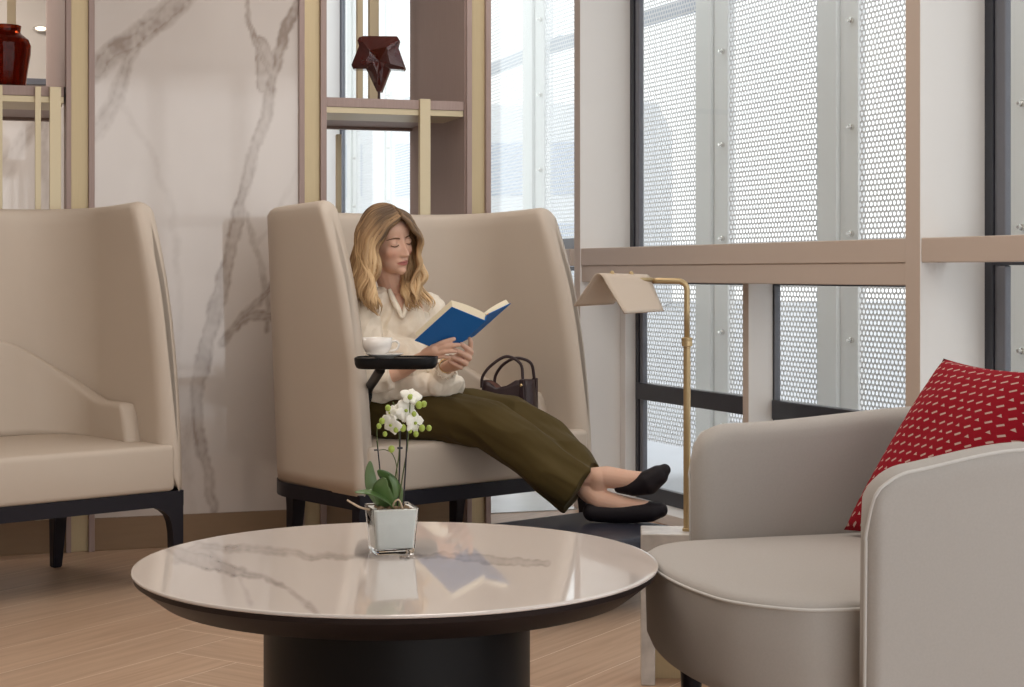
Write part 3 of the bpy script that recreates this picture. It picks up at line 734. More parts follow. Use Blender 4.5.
# ------------------------------------------------------------------ marble side table and reading lamp behind the armchair
TM = Matrix.Translation((.3126, 3.95, 0)) @ Matrix.Rotation(math.radians(-14), 4, 'Z') @ Matrix.Rotation(math.radians(10), 4, 'Z')
m_marble2 = mat('veined_grey_marble', (.60, .57, .54), .25, vary=(16, .55))
r = empty('marble_side_table', TM); tag(r, 'narrow marble side table under the reading lamp, beside the armchair', 'side table')
zt2 = .3675
b = B(); box(b, 0, .21, 0, .135, zt2-.055, zt2, bevel=.003); obj('table_top', b, m_marble2, r)
b = B(); box(b, 0, .034, 0, .135, 0, zt2-.0555, bevel=.003); obj('side_slab', b, m_marble2, r)
b = B(); box(b, .165, .21, 0, .135, 0, zt2-.0555, bevel=.003); obj('side_slab', b, m_marble2, r)
b = B(); box(b, .0345, .1645, .075, .085, 0, zt2-.0555, bevel=.001); obj('brass_panel', b, m_brass, r)
LY = 3.998; LX = (687-512)/FPX*LY
r = empty('reading_lamp', Matrix.Translation((LX, LY, zt2))); tag(r, 'brass reading lamp with folded taupe leather shade on the marble table', 'lamp')
zt3 = EYE-(281.0-HOR)*LY/FPX-zt2; zc3 = EYE-(341.5-HOR)*LY/FPX-zt2
b = B(); lathe(b, [(.0105, 0), (.0115, .001), (.0115, .006), (.009, .008)], 28); obj('base_flange', b, m_lampbrass, r, None, angle=40)
b = B(); lathe(b, [(.0088, .004), (.0088, zc3-.008)], 20); obj('lower_pole', b, m_lampbrass, r, None, angle=40)
b = B(); lathe(b, [(.0088, zc3-.0125), (.0132, zc3-.011), (.0135, zc3-.002), (.0125, zc3+.001), (.0135, zc3+.004), (.0132, zc3+.009), (.008, zc3+.011)], 24); obj('collar', b, m_lampbrass, r, None, angle=40)
b = B(); xs_ = (652-687.5)/FPX*LY; R_ = .022
pl = [Vector((0, 0, zc3+.008)), Vector((0, 0, zt3-R_-.05))]+[Vector((-R_+R_*math.cos(q), 0, zt3-R_+R_*math.sin(q))) for q in np.linspace(0, math.pi/2, 9)]+[Vector((xs_*.8, .004, zt3+.001)), Vector((xs_+.002, .018, zt3))]
tube(b, pl, .0072, 14); obj('upper_arm', b, m_lampbrass, r, None, True)
# folded shade
ap0 = P(598.5, 270.5, 3.93); ap1 = P(647, 272, 4.02); lf0 = P(574, 306, 3.99); rt0 = P(624.5, 313.5, 3.86); rt1 = P(663.5, 311, 3.955)
lf1 = lf0+(rt1-rt0)
base_ = Vector((LX, LY, zt2))
def shade_section(ap, lf, rt):
    pts = []; 
    for k in range(10): pts.append(lf.lerp(ap, k/10*.70))
    a, c = lf.lerp(ap, .70), rt.lerp(ap, .70)
    for k in range(9): t = k/8; pts.append((a*(1-t)**2+(ap+(ap-(a+c)/2)*.45)*2*t*(1-t)+c*t*t) if 0 < k < 8 else (a if k == 0 else c))
    for k in range(1, 11): pts.append(rt.lerp(ap, .70*(1-k/10)))
    return pts
N_ = 10; rows = []
s0_ = shade_section(ap0, lf0, rt0); s1_ = shade_section(ap1, lf1, rt1)
bm = B(); rows = [[bm.verts.new(s0_[i].lerp(s1_[i], j/N_)-base_) for i in range(len(s0_))] for j in range(N_+1)]
for j in range(N_):
    for i in range(len(s0_)-1): bm.faces.new((rows[j][i], rows[j][i+1], rows[j+1][i+1], rows[j+1][i]))
o = obj('shade', bm, m_shade, r, None, True); md = o.modifiers.new('thickness', 'SOLIDIFY'); md.thickness = .0035; md.offset = 0
for t in (.28, .68):
    nn_ = len(s0_)//2; c = s0_[nn_].lerp(s1_[nn_], t)-base_+Vector((0, 0, .0012)); b = B(); lathe(b, [(.006, -.004), (.006, .002), (.0035, .006), (.0, .007)], 14, Matrix.Translation(c+Vector((0, 0, .0005)))); obj('rivet', b, m_lampbrass, r, None, angle=40)
b = B(); c = P(600, 279, 3.97)-base_; lathe(b, [(.007, -.003), (.007, .003), (.003, .005)], 14, Matrix.Translation(c) @ Matrix.Rotation(math.radians(70), 4, 'X')); obj('shade_screw', b, m_lampbrass, r, None, angle=40)
c0 = P(652, 279.5, 4.0)-base_; c1 = P(605, 280, 3.96)-base_; b = B(); tube(b, [c0, c0.lerp(c1, .5), c1], .0055, 12); obj('bulb_holder', b, m_lampbrass, r, None, True)

# ------------------------------------------------------------------ low ottoman under her feet
_v = Vector((-math.sin(SOFA_A), math.cos(SOFA_A), 0)); Pf = Vector((-.013, 5.13, 0))
OM = Matrix.Translation(Pf-_u*.33-_v*.50) @ Matrix.Rotation(SOFA_A, 4, 'Z')
r = empty('ottoman', OM); tag(r, 'low dark navy ottoman carrying the crossed feet in black shoes', 'ottoman')
b = B(); box(b, 0, .66, 0, .50, .13, .22, bevel=.016, seg=4); obj('padded_top', b, m_leatherdark, r, None, angle=50)
b = B(); box(b, .012, .648, .012, .488, .105, .1305, bevel=.003); obj('frame', b, m_darkwood, r)
for x in (.045, .615):
    for y in (.045, .455):
        b = B(); lathe(b, [(.009, 0), (.015, .106)], 14, Matrix.Translation((x, y, 0))); obj('leg', b, m_darkwood, r, None, angle=40)

# ------------------------------------------------------------------ ornaments on the shelves
vy = .17
o_ = line_t(5, WALL.w(0, vy)[:2], (WALL.M.to_3x3() @ Vector((1, 0, 0)))[:2]); wp = WALL.w(o_, vy); sc_ = wp.y/FPX
r = empty('glass_vase', Matrix.Translation((wp.x, wp.y, zs_l))); tag(r, 'faceted amber glass vase on the left-hand shelf', 'vase')
b = B(); pf = [(19, 0), (20, 2), (22, 18), (25, 36), (25.5, 45), (23.5, 50), (16, 56), (15, 58), (16, 64), (13, 64), (12, 58), (20, 47), (16, 5), (0, 4)]
lathe(b, [(a*sc_, c*sc_) for a, c in pf], 14); obj('vase_body', b, m_amber, r, None, angle=20)
sy_ = .10
o_ = line_t(379, WALL.w(0, sy_)[:2], (WALL.M.to_3x3() @ Vector((1, 0, 0)))[:2]); wp = WALL.w(o_, sy_); sc_ = wp.y/FPX
ol = [(185, 130), (440, 132), (458, 160), (445, 205), (502, 370), (490, 388), (385, 380), (320, 550), (285, 552), (205, 380), (105, 380), (92, 350), (150, 205), (138, 165), (150, 140)]
zb_s = zs_r
pts2 = [((340+x/7.64-379)*sc_, (20+z/7.64)) for x, z in ol]; ytop = {z: EYE-(z-HOR)*sc_ for _, z in pts2}
m_star = mat('dark_red_glass', (.055, .008, .006), .12, coat=.8, vary=(12, .6))
r = empty('star_sculpture', Matrix.Translation((wp.x, wp.y, zs_r))); tag(r, 'dark red faceted star sculpture on the right-hand shelf', 'sculpture')
b = B(); cz = EYE-(62-HOR)*sc_-zs_r
fr = [b.verts.new((x, -.028, ytop[z]-zs_r)) for x, z in pts2]; bk = [b.verts.new((x, .028, ytop[z]-zs_r)) for x, z in pts2]
c1_ = [b.verts.new((x*.45+.002, -.062, cz+(ytop[z]-zs_r-cz)*.45+(.006 if i % 2 else -.004))) for i, (x, z) in enumerate(pts2)]
n_ = len(fr); cf = b.verts.new((.004, -.040, cz-.004)); cb = b.verts.new((0, .06, cz))
for i in range(n_):
    j = (i+1) % n_; b.faces.new((fr[i], fr[j], bk[j], bk[i])); b.faces.new((fr[j], fr[i], c1_[i], c1_[j])); b.faces.new((c1_[j], c1_[i], cf)); b.faces.new((bk[i], bk[j], cb))
obj('star_body', b, m_star, r)
b = B(); zz = EYE-(92.3-HOR)*sc_-zs_r; lathe(b, [(.022, 0), (.022, .004), (.006, .006), (.005, zz+.004)], 20); obj('stand', b, m_star, r, None, angle=40)

# ------------------------------------------------------------------ handbag on the sofa
BY = 5.72; BX = (508.5-512)/FPX*BY
r = empty('handbag', Matrix.Translation((BX, BY, .463)) @ Matrix.Rotation(math.radians(-16), 4, 'Z')); tag(r, 'dark brown leather handbag with looped handles on the sofa seat', 'handbag')
b = B(); n = 26; rings = []
for k in range(9):
    z = k/8*.160; q = 1-.10*(k/8)**1.5; d_k = .058*(1-.45*(k/8)**1.2)
    ring = []
    for i in range(n*2):
        a = 2*math.pi*i/(n*2); cx, cy = math.cos(a), math.sin(a); x = .102*q*math.copysign(abs(cx)**.45, cx); y = d_k*math.copysign(abs(cy)**.55, cy)
        dip = .030*math.exp(-((x+.022)/.030)**2)*(k/8)**6 - .004*(k/8)**4*(x > .02)
        ring.append(Vector((x, y, z-dip)))
    rings.append(ring)
V = ring_bridge(b, rings, True, False); b.faces.new(V[0][::-1])
rim_ = V[-1]; inner = [b.verts.new((v.co.x*.95, v.co.y*.9, v.co.z-.003)) for v in rim_]; low = [b.verts.new((v.co.x*.90, v.co.y*.8, .10)) for v in rim_]
for i in range(len(rim_)):
    j = (i+1) % len(rim_); b.faces.new((rim_[i], rim_[j], inner[j], inner[i])); f = b.faces.new((inner[i], inner[j], low[j], low[i])); f.material_index = 1
f = b.faces.new(low); f.material_index = 1
for v in b.verts: v.co += Vector((0, noise.noise(v.co*22)*.004, 0))
obj('bag_body', b, [m_brownbag, m_baglining], r, None, True)
for y, x0, x1, top in ((-.034, -.088, .062, .245), (.030, -.060, .085, .238)):
    b = B(); pts = catmull([(x0, y, .135), (x0+.004, y*1.0, .175), (x0+.035, y*.8, .215), ((x0+x1)/2+.012, y*.6, top), (x1-.012, y*.8, .222), (x1-.001, y, .175), (x1, y*1.25, .12), (x1+.002, y*1.5, .03)], 7)
    tube(b, pts, .0055, 10, flat=.8); obj('handle', b, m_brownbag, r, None, True)
    for xx in (x1,):
        b = B(); box(b, xx-.009, xx+.010, y*1.3-.009, y*1.3+.009, .02, .168, bevel=.003); obj('strap_panel', b, m_brownbag, r)
        b = B(); lathe(b, [(.005, 0), (.005, .003), (.0, .005)], 12, Matrix.Translation((xx, y*1.3-.0095 if y < 0 else y*1.3-.012, .148)) @ Matrix.Rotation(math.pi/2, 4, 'X')); obj('stud', b, m_gold, r, None, angle=40)

# ------------------------------------------------------------------ potted orchid
PY = 3.205; PX = (391.5-512)/FPX*PY
PMt = Matrix.Translation((PX, PY, TZ)) @ Matrix.Rotation(math.radians(17), 4, 'Z')
r = empty('potted_orchid', PMt); tag(r, 'small white orchid in a square glass pot on the marble table', 'orchid')
PI_ = PMt.inverted(); Q = lambda px, py, Y=PY: PI_ @ P(px, py, Y)
b = B(); h0, h1 = .0375, .0455; ph = .090
def sq(q, z, rr=.006):
    out = []
    for sx, sy, a0 in ((1, 1, 0), (-1, 1, 90), (-1, -1, 180), (1, -1, 270)):
        for k in range(4): a = math.radians(a0+30*k); out.append(Vector(((q-rr)*sx+rr*math.cos(a), (q-rr)*sy+rr*math.sin(a), z)))
    return out
ring_bridge(b, [sq(h0, .0005), sq(h0+.001, .003), sq(h1, ph-.001), sq(h1-.0005, ph), sq(h1-.0018, ph-.001), sq(h0-.0005, .010), sq(h0-.004, .008)]); obj('glass_pot', b, m_glassy, r, None, angle=40)
b = B(); ring_bridge(b, [sq(h0-.004, .0105), sq(h0-.0012, .012), sq(h1-.0026, ph-.004), sq(h1-.010, ph-.004)]); obj('white_liner', b, m_cement, r, None, angle=40)
b = B()
for i in range(70):
    rr = random.Random(i); x, y = rr.uniform(-.03, .03), rr.uniform(-.03, .03)
    bmesh.ops.create_icosphere(b, subdivisions=1, radius=rr.uniform(.004, .008), matrix=Matrix.Translation((x, y, ph-.007+rr.uniform(0, .006))) @ Matrix.Rotation(rr.uniform(0, 3), 4, 'X') @ Matrix.Scale(.5, 4, (0, 0, 1)))
o = obj('bark_mulch', b, m_bark, r); o['kind'] = 'stuff'
def leaf(pts, wmax, m, tilt=(0, 0, 1), parent=None, cup=.25):
    c = catmull([Q(*p) for p in pts], 7); n = len(c); bm = B(); rows = []
    for i, p in enumerate(c):
        t = i/(n-1); tg = (c[min(i+1, n-1)]-c[max(i-1, 0)]).normalized(); side = tg.cross(Vector(tilt)).normalized(); up = side.cross(tg).normalized()
        wd_ = wmax*max(.04, math.sin(math.pi*min(1, (.08+.92*t))**.85))**.7
        if t > .97: wd_ = wmax*.12
        rows.append([bm.verts.new(p+side*wd_*q+up*(abs(q)**1.5)*wd_*cup*1.0) for q in (-1, -.7, -.35, 0, .35, .7, 1)])
    for a, b2 in zip(rows[:-1], rows[1:]):
        for k in range(6): bm.faces.new((a[k], a[k+1], b2[k+1], b2[k]))
    o = obj('leaf', bm, m, r, None, True); md = o.modifiers.new('thickness', 'SOLIDIFY'); md.thickness = .0016; return o
Ym = PY
leaf([(396, 512, Ym), (386, 500, Ym-.02), (372, 493, Ym-.03), (355, 492, Ym-.035)][::1], .012, m_leaf, (0.2, -.5, 1))
leaf([(391, 512, Ym), (384, 500, Ym-.012), (381, 488, Ym-.03), (385, 478, Ym-.045)], .019, m_leaf, (.3, 1, .3))
leaf([(393, 510, Ym), (394, 494, Ym+.01), (388, 480, Ym+.012), (378, 470, Ym)], .018, m_leaf, (.3, 1, .5))
leaf([(381, 505, Ym), (373, 490, Ym+.01), (370, 474, Ym+.012), (370, 461, Ym+.005)], .012, m_leafpale, (.1, 1, .1))
leaf([(390, 512, Ym), (398, 500, Ym), (397, 487, Ym-.005), (389, 476, Ym-.01)], .013, m_leaf, (-.3, 1, .2))
def stem(pts, rad, name='stem', m=None):
    b = B(); c = catmull([Q(*p) for p in pts], 7); tube(b, c, rad, 8); return obj(name, b, m or m_stem, r, None, True)
stem([(384, 512, Ym), (381, 480, Ym+.01), (377, 441, Ym+.01)], .0014, 'plant_stake', m_stake)
stem([(397, 512, Ym), (399.5, 470, Ym), (400, 430, Ym)], .0016, 'plant_stake', m_stake)
stem([(403, 508, Ym), (405.5, 470, Ym-.01), (407.5, 428, Ym-.01)], .0016, 'plant_stake', m_stake)
stem([(394, 510, Ym), (395, 480, Ym), (399, 455, Ym), (399, 430, Ym), (396, 412, Ym), (393, 402, Ym)], .0013)
stem([(398, 510, Ym), (402, 480, Ym-.005), (407, 450, Ym-.01), (409, 425, Ym-.01), (410, 405, Ym-.01), (411, 395, Ym)], .0013)
stem([(396, 500, Ym), (397, 470, Ym), (393, 455, Ym-.01), (386, 450, Ym-.01), (379, 450, Ym)], .0009)
stem([(378, 448, Ym+.005), (377, 430, Ym+.005), (381, 421, Ym), (388, 416, Ym), (397, 412, Ym)], .0009)
stem([(408, 425, Ym-.01), (416, 424, Ym-.01), (424, 428, Ym-.01), (429, 428, Ym-.01)], .0008)
b = B(); 
for y in (450,): box(b, -.004, .004, -.002, .002, -.0015, .0015, Matrix.Translation(Q(376, 450)), bevel=.0006); box(b, -.005, .005, -.003, .003, -.002, .002, Matrix.Translation(Q(400, 448)), bevel=.0006)
obj('stake_clip', b, m_stake, r)
b = B(); tube(b, catmull([Q(378, 511), Q(362, 508, Ym-.03), Q(352, 503, Ym-.04), Q(347, 500, Ym-.04)], 6), [.0022]*12+[.0018]*7, 7); obj('aerial_root', b, m_root, r, None, True)
b = B(); tube(b, catmull([Q(392, 513), Q(394, 503, Ym-.03), Q(399, 500, Ym-.035), Q(403, 510, Ym-.03)], 6), .0018, 7); obj('aerial_root', b, m_root, r, None, True)
def flower(px, py, Y, size, face, roll=0, half=1.08):
    """five broad petals around a pale lip, facing the given direction"""
    c = Q(px, py, Y); fz = (PI_.to_3x3() @ Vector(face)).normalized(); ux = fz.cross(Vector((0, 0, 1))).normalized(); uy = ux.cross(fz)
    bm = B()
    for k in range(5):
        a = math.radians(90+72*k)+roll; L_ = size*(1.0 if k not in (1, 4) else 1.12); wd_ = size*(.46 if k not in (1, 4) else .62); rows = []
        for i in range(7):
            t = i/6; ww = wd_*math.sin(math.pi*min(1, t*.86+.10))**.75; cc = ux*math.cos(a)+uy*math.sin(a); ss = -ux*math.sin(a)+uy*math.cos(a)
            lift = size*(.16*t-.26*t*t)
            rows.append([bm.verts.new(c+cc*L_*t*half+ss*ww*q+fz*(lift-.10*size*q*q+.05*size*math.sin(7*t+k+q*3))) for q in (-1, -.5, 0, .5, 1)])
        for x, y in zip(rows[:-1], rows[1:]):
            for q in range(4): bm.faces.new((x[q], x[q+1], y[q+1], y[q]))
    o = obj('flower', bm, m_petal, r, None, True); md = o.modifiers.new('thickness', 'SOLIDIFY'); md.thickness = .0008
    b = B(); bmesh.ops.create_icosphere(b, subdivisions=2, radius=size*.17, matrix=Matrix.Translation(c+fz*size*.10) @ Matrix.Scale(.8, 4, fz)); obj('flower_centre', b, m_bud, o, None, True)
for a in ((411, 396, Ym-.005, .019, (.2, -.7, .6), .3), (398.5, 411, Ym-.01, .019, (-.2, -.9, .5), 0), (391, 425, Ym-.015, .020, (-.5, -.8, -.3), .5), (406, 411, Ym-.012, .021, (.3, -.9, .4), .9),
          (415, 423, Ym-.015, .020, (.7, -.7, -.1), .2), (390, 413, Ym-.004, .015, (-.7, -.6, .3), .1)): flower(*a)
bd = random.Random(5)
for (x, y, q) in ((419, 405, 3.6), (424, 404, 3), (388, 408, 3.0), (382, 421, 3), (379, 426, 2.6), (403, 428, 3.4), (416, 434, 2.8), (422, 428, 3.2), (429, 428, 2.8), (391.5, 449, 3.4), (385, 434, 2.4), (410, 397, 2.6), (414, 414, 2.6), (396, 430, 2.6), (410, 431, 2.2)):
    b = B(); rr = q/FPX*PY; bmesh.ops.create_icosphere(b, subdivisions=2, radius=rr, matrix=Matrix.Translation(Q(x, y, Ym-.018)) @ Matrix.Scale(1.15, 4, (0, 0, 1))); obj('bud', b, m_bud, r, None, True)
# ------------------------------------------------------------------ the seated woman
def add_ell(bm, c, rad, M=None, n=20):
    m = Matrix.Translation(Vector(c)) @ Matrix.Diagonal((*rad, 1)) if M is None else M @ Matrix.Translation(Vector(c)) @ Matrix.Diagonal((*rad, 1))
    bmesh.ops.create_uvsphere(bm, u_segments=n, v_segments=n//2+2, radius=1, matrix=m)
def add_cap(bm, p0, p1, r0, r1, n=18, flat=False):
    p0, p1 = Vector(p0), Vector(p1); d = p1-p0; L_ = d.length; t = d.normalized(); up = Vector((0, 0, 1)) if abs(t.z) < .9 else Vector((1, 0, 0))
    a = t.cross(up).normalized(); b_ = t.cross(a); rings = []
    for k in range(6): ph = math.pi/2*k/6; rings.append((p0-t*r0*math.cos(ph), max(r0*math.sin(ph), 1e-4)))
    rings.append((p0, r0)); rings.append((p1, r1))
    if flat: pass
    else:
        for k in range(1, 7): ph = math.pi/2*k/6; rings.append((p1+t*r1*math.sin(ph), max(r1*math.cos(ph), 1e-4)))
    ring_bridge(bm, [[c+a*math.cos(2*math.pi*i/n)*q+b_*math.sin(2*math.pi*i/n)*q for i in range(n)] for c, q in rings])
def chain(bm, pts, flat_end=False):
    """pts: (px, py, depth, radius in px at that depth)"""
    Q_ = [(P(a, b_, c), r_*c/FPX) for a, b_, c, r_ in pts]
    for i in range(len(Q_)-1): add_cap(bm, Q_[i][0], Q_[i+1][0], Q_[i][1], Q_[i+1][1], flat=flat_end and i == len(Q_)-2)
def remesh(bm, voxel, smooth=4, fac=.5):
    bmesh.ops.recalc_face_normals(bm, faces=bm.faces[:])
    me = bpy.data.meshes.new('tmp'); bm.to_mesh(me); bm.free(); o = bpy.data.objects.new('tmp', me); C.objects.link(o)
    md = o.modifiers.new('r', 'REMESH'); md.mode = 'VOXEL'; md.voxel_size = voxel; md.adaptivity = 0
    if smooth: s = o.modifiers.new('s', 'SMOOTH'); s.factor = fac; s.iterations = smooth
    dg = bpy.context.evaluated_depsgraph_get(); dg.update(); me2 = bpy.data.meshes.new_from_object(o.evaluated_get(dg)); bpy.data.objects.remove(o); bpy.data.meshes.remove(me)
    return me2
def get_co(me): a = np.empty(len(me.vertices)*3); me.vertices.foreach_get('co', a); return a.reshape(-1, 3)
def get_no(me): a = np.empty(len(me.vertices)*3); me.vertex_normals.foreach_get('vector', a); return a.reshape(-1, 3)
def set_co(me, c): me.vertices.foreach_set('co', c.reshape(-1)); me.update()
def to_px(c): return np.stack([512+FPX*c[:, 0]/c[:, 1], HOR+FPX*(EYE-c[:, 2])/c[:, 1]], 1)
def rad(px, Y): return px*Y/FPX

woman = empty('woman', S2M @ Matrix.Translation((.27, .28, .47)))
tag(woman, 'blonde woman in cream blouse and olive trousers reading on the sofa', 'person')
WI = woman.matrix_world.inverted()
def wchild(name, me, m, parent=None, smooth=True):
    me.transform(WI if True else None); o = link(name, me, m, parent or woman, None, smooth); return o

# head frame ------------------------------------------------------------------
psi, phi, roll = math.radians(46), math.radians(7.5), math.radians(9)
Fh = Vector((math.sin(psi)*math.cos(phi), -math.cos(psi)*math.cos(phi), -math.sin(phi))); Rh = Fh.cross(Vector((0, 0, 1))).normalized(); Uh = Rh.cross(Fh)
HR = Matrix((Rh, Fh, Uh)).transposed().to_4x4() @ Matrix.Rotation(roll, 4, 'Y')
HC = P(387.8, 240.5, 5.34); HM = Matrix.Translation(HC) @ HR @ Matrix.Scale(.985, 4)
hp = lambda x, y, z: HM @ Vector((x, y, z))

b = B()
E = lambda c, r_: add_ell(b, c, r_, HM)
K = lambda p0, p1, r0, r1: add_cap(b, hp(*p0), hp(*p1), r0*.97, r1*.97)
E((0, -.014, .035), (.070, .088, .078)); E((0, .022, -.018), (.060, .059, .078)); E((0, .030, -.060), (.048, .048, .046)); E((0, .060, -.090), (.020, .020, .020))
E((0, .036, .040), (.057, .044, .042))
for s in (-1, 1):
    E((s*.034, .048, -.026), (.024, .024, .030)); E((s*.031, .060, .002), (.018, .016, .016)); E((s*.074, -.008, -.010), (.006, .018, .028))
E((0, .062, -.060), (.026, .020, .024))
# neck and trunk
N0 = P(396, 296, 5.405)
add_cap(b, hp(0, -.022, -.055), N0, .048, .047); chain(b, [(397, 296, 5.42, 16), (397, 318, 5.41, 28), (397, 345, 5.41, 29), (392, 378, 5.43, 24), (390, 402, 5.43, 20)])
chain(b, [(397, 303, 5.41, 13), (366, 311, 5.29, 12)]); chain(b, [(397, 303, 5.41, 13), (427, 305, 5.49, 11)])
chain(b, [(399, 305, 5.36, 12), (402, 318, 5.35, 14)])
# right arm and hand (near side)
chain(b, [(365, 312, 5.28, 12), (374, 380, 5.235, 10), (402, 370, 5.230, 8.5), (424, 357, 5.155, 6.2)])
chain(b, [(424, 357, 5.155, 6.0), (429, 353.5, 5.135, 6.6), (435, 350.5, 5.115, 6.0)]); chain(b, [(425, 353, 5.150, 4.5), (433, 348, 5.120, 4.3)]); chain(b, [(427, 358, 5.150, 4.3), (434, 355.5, 5.120, 4)])
for f in ([(433, 347.3, 5.115, 3.1), (443.5, 342.3, 5.102, 2.7), (449.5, 340.3, 5.102, 2.5), (454, 339, 5.108, 2.2)],
          [(435, 350.6, 5.113, 3.1), (446, 346.8, 5.098, 2.8), (453, 345.3, 5.096, 2.6), (458.5, 344.8, 5.102, 2.2)],
          [(435, 354, 5.113, 3.0), (444.5, 351.7, 5.098, 2.6), (450, 351, 5.098, 2.5), (455, 351.5, 5.102, 2.1)],
          [(433, 357.2, 5.117, 2.7), (441, 356.6, 5.108, 2.3), (445.5, 356.8, 5.108, 2.2), (449, 357.3, 5.110, 1.9)],
          [(428, 350, 5.145, 3.4), (434, 343.5, 5.165, 3.0), (440, 338.5, 5.180, 2.5)]): chain(b, f)
# left arm and hand (far side)
chain(b, [(428, 305, 5.49, 11), (437, 380, 5.42, 10), (444, 372, 5.31, 8.0), (448, 366.5, 5.245, 6.2)])
chain(b, [(448, 366.5, 5.245, 6.0), (455, 364, 5.205, 7.2), (463, 361, 5.185, 6.2)]); chain(b, [(453, 360, 5.220, 5), (465, 355, 5.190, 4.5)])
for f in ([(466, 354, 5.195, 3.2), (470.5, 347.5, 5.170, 2.8), (470.8, 342, 5.160, 2.5), (469.7, 338.8, 5.158, 2.1)],
          [(468, 356.5, 5.190, 3.1), (471.2, 352.5, 5.165, 2.9), (466.5, 348, 5.140, 2.7), (461.5, 344.2, 5.130, 2.3)],
          [(467, 360, 5.180, 3.1), (469.5, 358, 5.158, 2.9), (462, 353.3, 5.135, 2.7), (454.5, 349.8, 5.125, 2.3)],
          [(464, 363.5, 5.180, 3.0), (466, 363.5, 5.160, 2.8), (458.5, 359.3, 5.138, 2.6), (450.5, 356.2, 5.130, 2.2)],
          [(460, 366, 5.180, 2.9), (461, 367.5, 5.165, 2.5), (455, 364.5, 5.148, 2.3), (449.5, 361.5, 5.140, 2.0)]): chain(b, f)
# legs and feet
chain(b, [(388, 409, 5.42, 18), (487, 423, 5.24, 14), (540, 457, 5.17, 12), (588, 478, 5.12, 10), (607, 477, 5.10, 11), (628, 480, 5.085, 10), (646, 480, 5.07, 8), (658, 474, 5.065, 6)])
chain(b, [(395, 407, 5.50, 18), (508, 415, 5.38, 14), (560, 456, 5.22, 12), (588, 492, 5.12, 10), (600, 500, 5.10, 11), (622, 505, 5.09, 9.5), (646, 508, 5.08, 7.5)])
chain(b, [(600, 478, 5.10, 10.5), (596, 497, 5.115, 8)])
me = remesh(b, .0026, 3)
# skin colouring marks: lips, flush, nails
co = get_co(me); HI = np.array(HM.inverted()); h = (HI @ np.c_[co, np.ones(len(co))].T).T[:, :3]
# facial modelling on the continuous surface: relax the head, then raise the features along the facing direction
inv = HI
def to_h(c): return (HI @ np.c_[c, np.ones(len(c))].T).T[:, :3]
ed = np.empty(len(me.edges)*2, int); me.edges.foreach_get('vertices', ed); ed = ed.reshape(-1, 2)
wgt = (np.clip((h[:, 1]-.0)/.03, 0, 1)*np.clip((h[:, 2]+.125)/.02, 0, 1)*np.clip((.11-h[:, 2])/.02, 0, 1)*(np.abs(h[:, 0]) < .09)*(h[:, 1] < .2))[:, None]
for _ in range(22):
    acc = np.zeros_like(co); cnt = np.zeros(len(co)); np.add.at(acc, ed[:, 0], co[ed[:, 1]]); np.add.at(acc, ed[:, 1], co[ed[:, 0]]); np.add.at(cnt, ed[:, 0], 1); np.add.at(cnt, ed[:, 1], 1)
    co = co+wgt*.6*(acc/np.maximum(cnt, 1)[:, None]-co)
h = to_h(co); fw = np.clip((h[:, 1]-.025)/.02, 0, 1)
F3 = np.array(Fh)*.985
def G(x0, z0, sx, sz, p=2): return np.exp(-(np.abs((h[:, 0]-x0)/sx)**p)-(np.abs((h[:, 2]-z0)/sz)**p))
d = np.zeros(len(co)); ax = np.abs(h[:, 0])
z = h[:, 2]
# nose: ridge growing from the brow to the tip, wings, then a quick return to the lip
ridge = np.clip((.014-z)/.050, 0, 1)*np.clip((z+.0475)/.0075, 0, 1)
hw = .0055+.0055*np.clip((.010-z)/.05, 0, 1)
d += .0255*ridge**1.15*np.exp(-(ax/hw)**2)
d += .0075*np.exp(-((ax-.0105)/.0048)**2-((z+.0385)/.0055)**2)
d += .004*np.exp(-(ax/.007)**2-((z-.012)/.012)**2)
# brow ridge, sockets, lids
d += .0030*np.exp(-((ax-.030)/.020)**2-((z-.020)/.0065)**2)
d -= .0060*np.exp(-((ax-.0165)/.0085)**2-((z-.004)/.010)**2)
d -= .0030*np.exp(-((ax-.032)/.020)**2-((z-.0125)/.0030)**2)
d += .0022*np.exp(-((ax-.031)/.013)**2-((z-.002)/.0065)**4)
d -= .0022*np.exp(-((ax-.031)/.015)**2-((z+.0095)/.0030)**2)
# cheek hollow under the eye, lips, chin
d += .0035*np.exp(-((ax-.036)/.014)**2-((z+.028)/.014)**2)
mw = np.clip(1-(ax/.0245)**2, 0, 1)**.6
d += .0052*mw*np.exp(-((z+.0605+.0012*np.exp(-(ax/.004)**2))/.0042)**2)+.0060*np.clip(1-(ax/.021)**2, 0, 1)**.6*np.exp(-((z+.0705)/.0048)**2)
d -= .0042*mw*np.exp(-((z+.0655)/.0014)**2)
d -= .0016*np.exp(-(ax/.0035)**2-((z+.0525)/.005)**2)
d -= .0022*np.exp(-(ax/.014)**2-((z+.0800)/.0045)**2)
d += .0050*np.exp(-(ax/.013)**2-((z+.0955)/.011)**2)
d -= .0012*np.exp(-((ax-.0255)/.0035)**2-((z+.0655)/.004)**2)
co = co+F3[None, :]*(d*fw)[:, None]
for _ in range(2):
    acc = np.zeros_like(co); cnt = np.zeros(len(co)); np.add.at(acc, ed[:, 0], co[ed[:, 1]]); np.add.at(acc, ed[:, 1], co[ed[:, 0]]); np.add.at(cnt, ed[:, 0], 1); np.add.at(cnt, ed[:, 1], 1)
    co = co+wgt*.35*(acc/np.maximum(cnt, 1)[:, None]-co)
set_co(me, co); h = to_h(co); ax = np.abs(h[:, 0]); front = h[:, 1] > .05
e = (ax/.0235)**2+(np.abs(h[:, 2]+.0655)/(.0088-.0016*(ax/.0235)))**2.2
lip = np.clip((1.10-e)/.30, 0, 1)*front
flush = np.zeros(len(co))
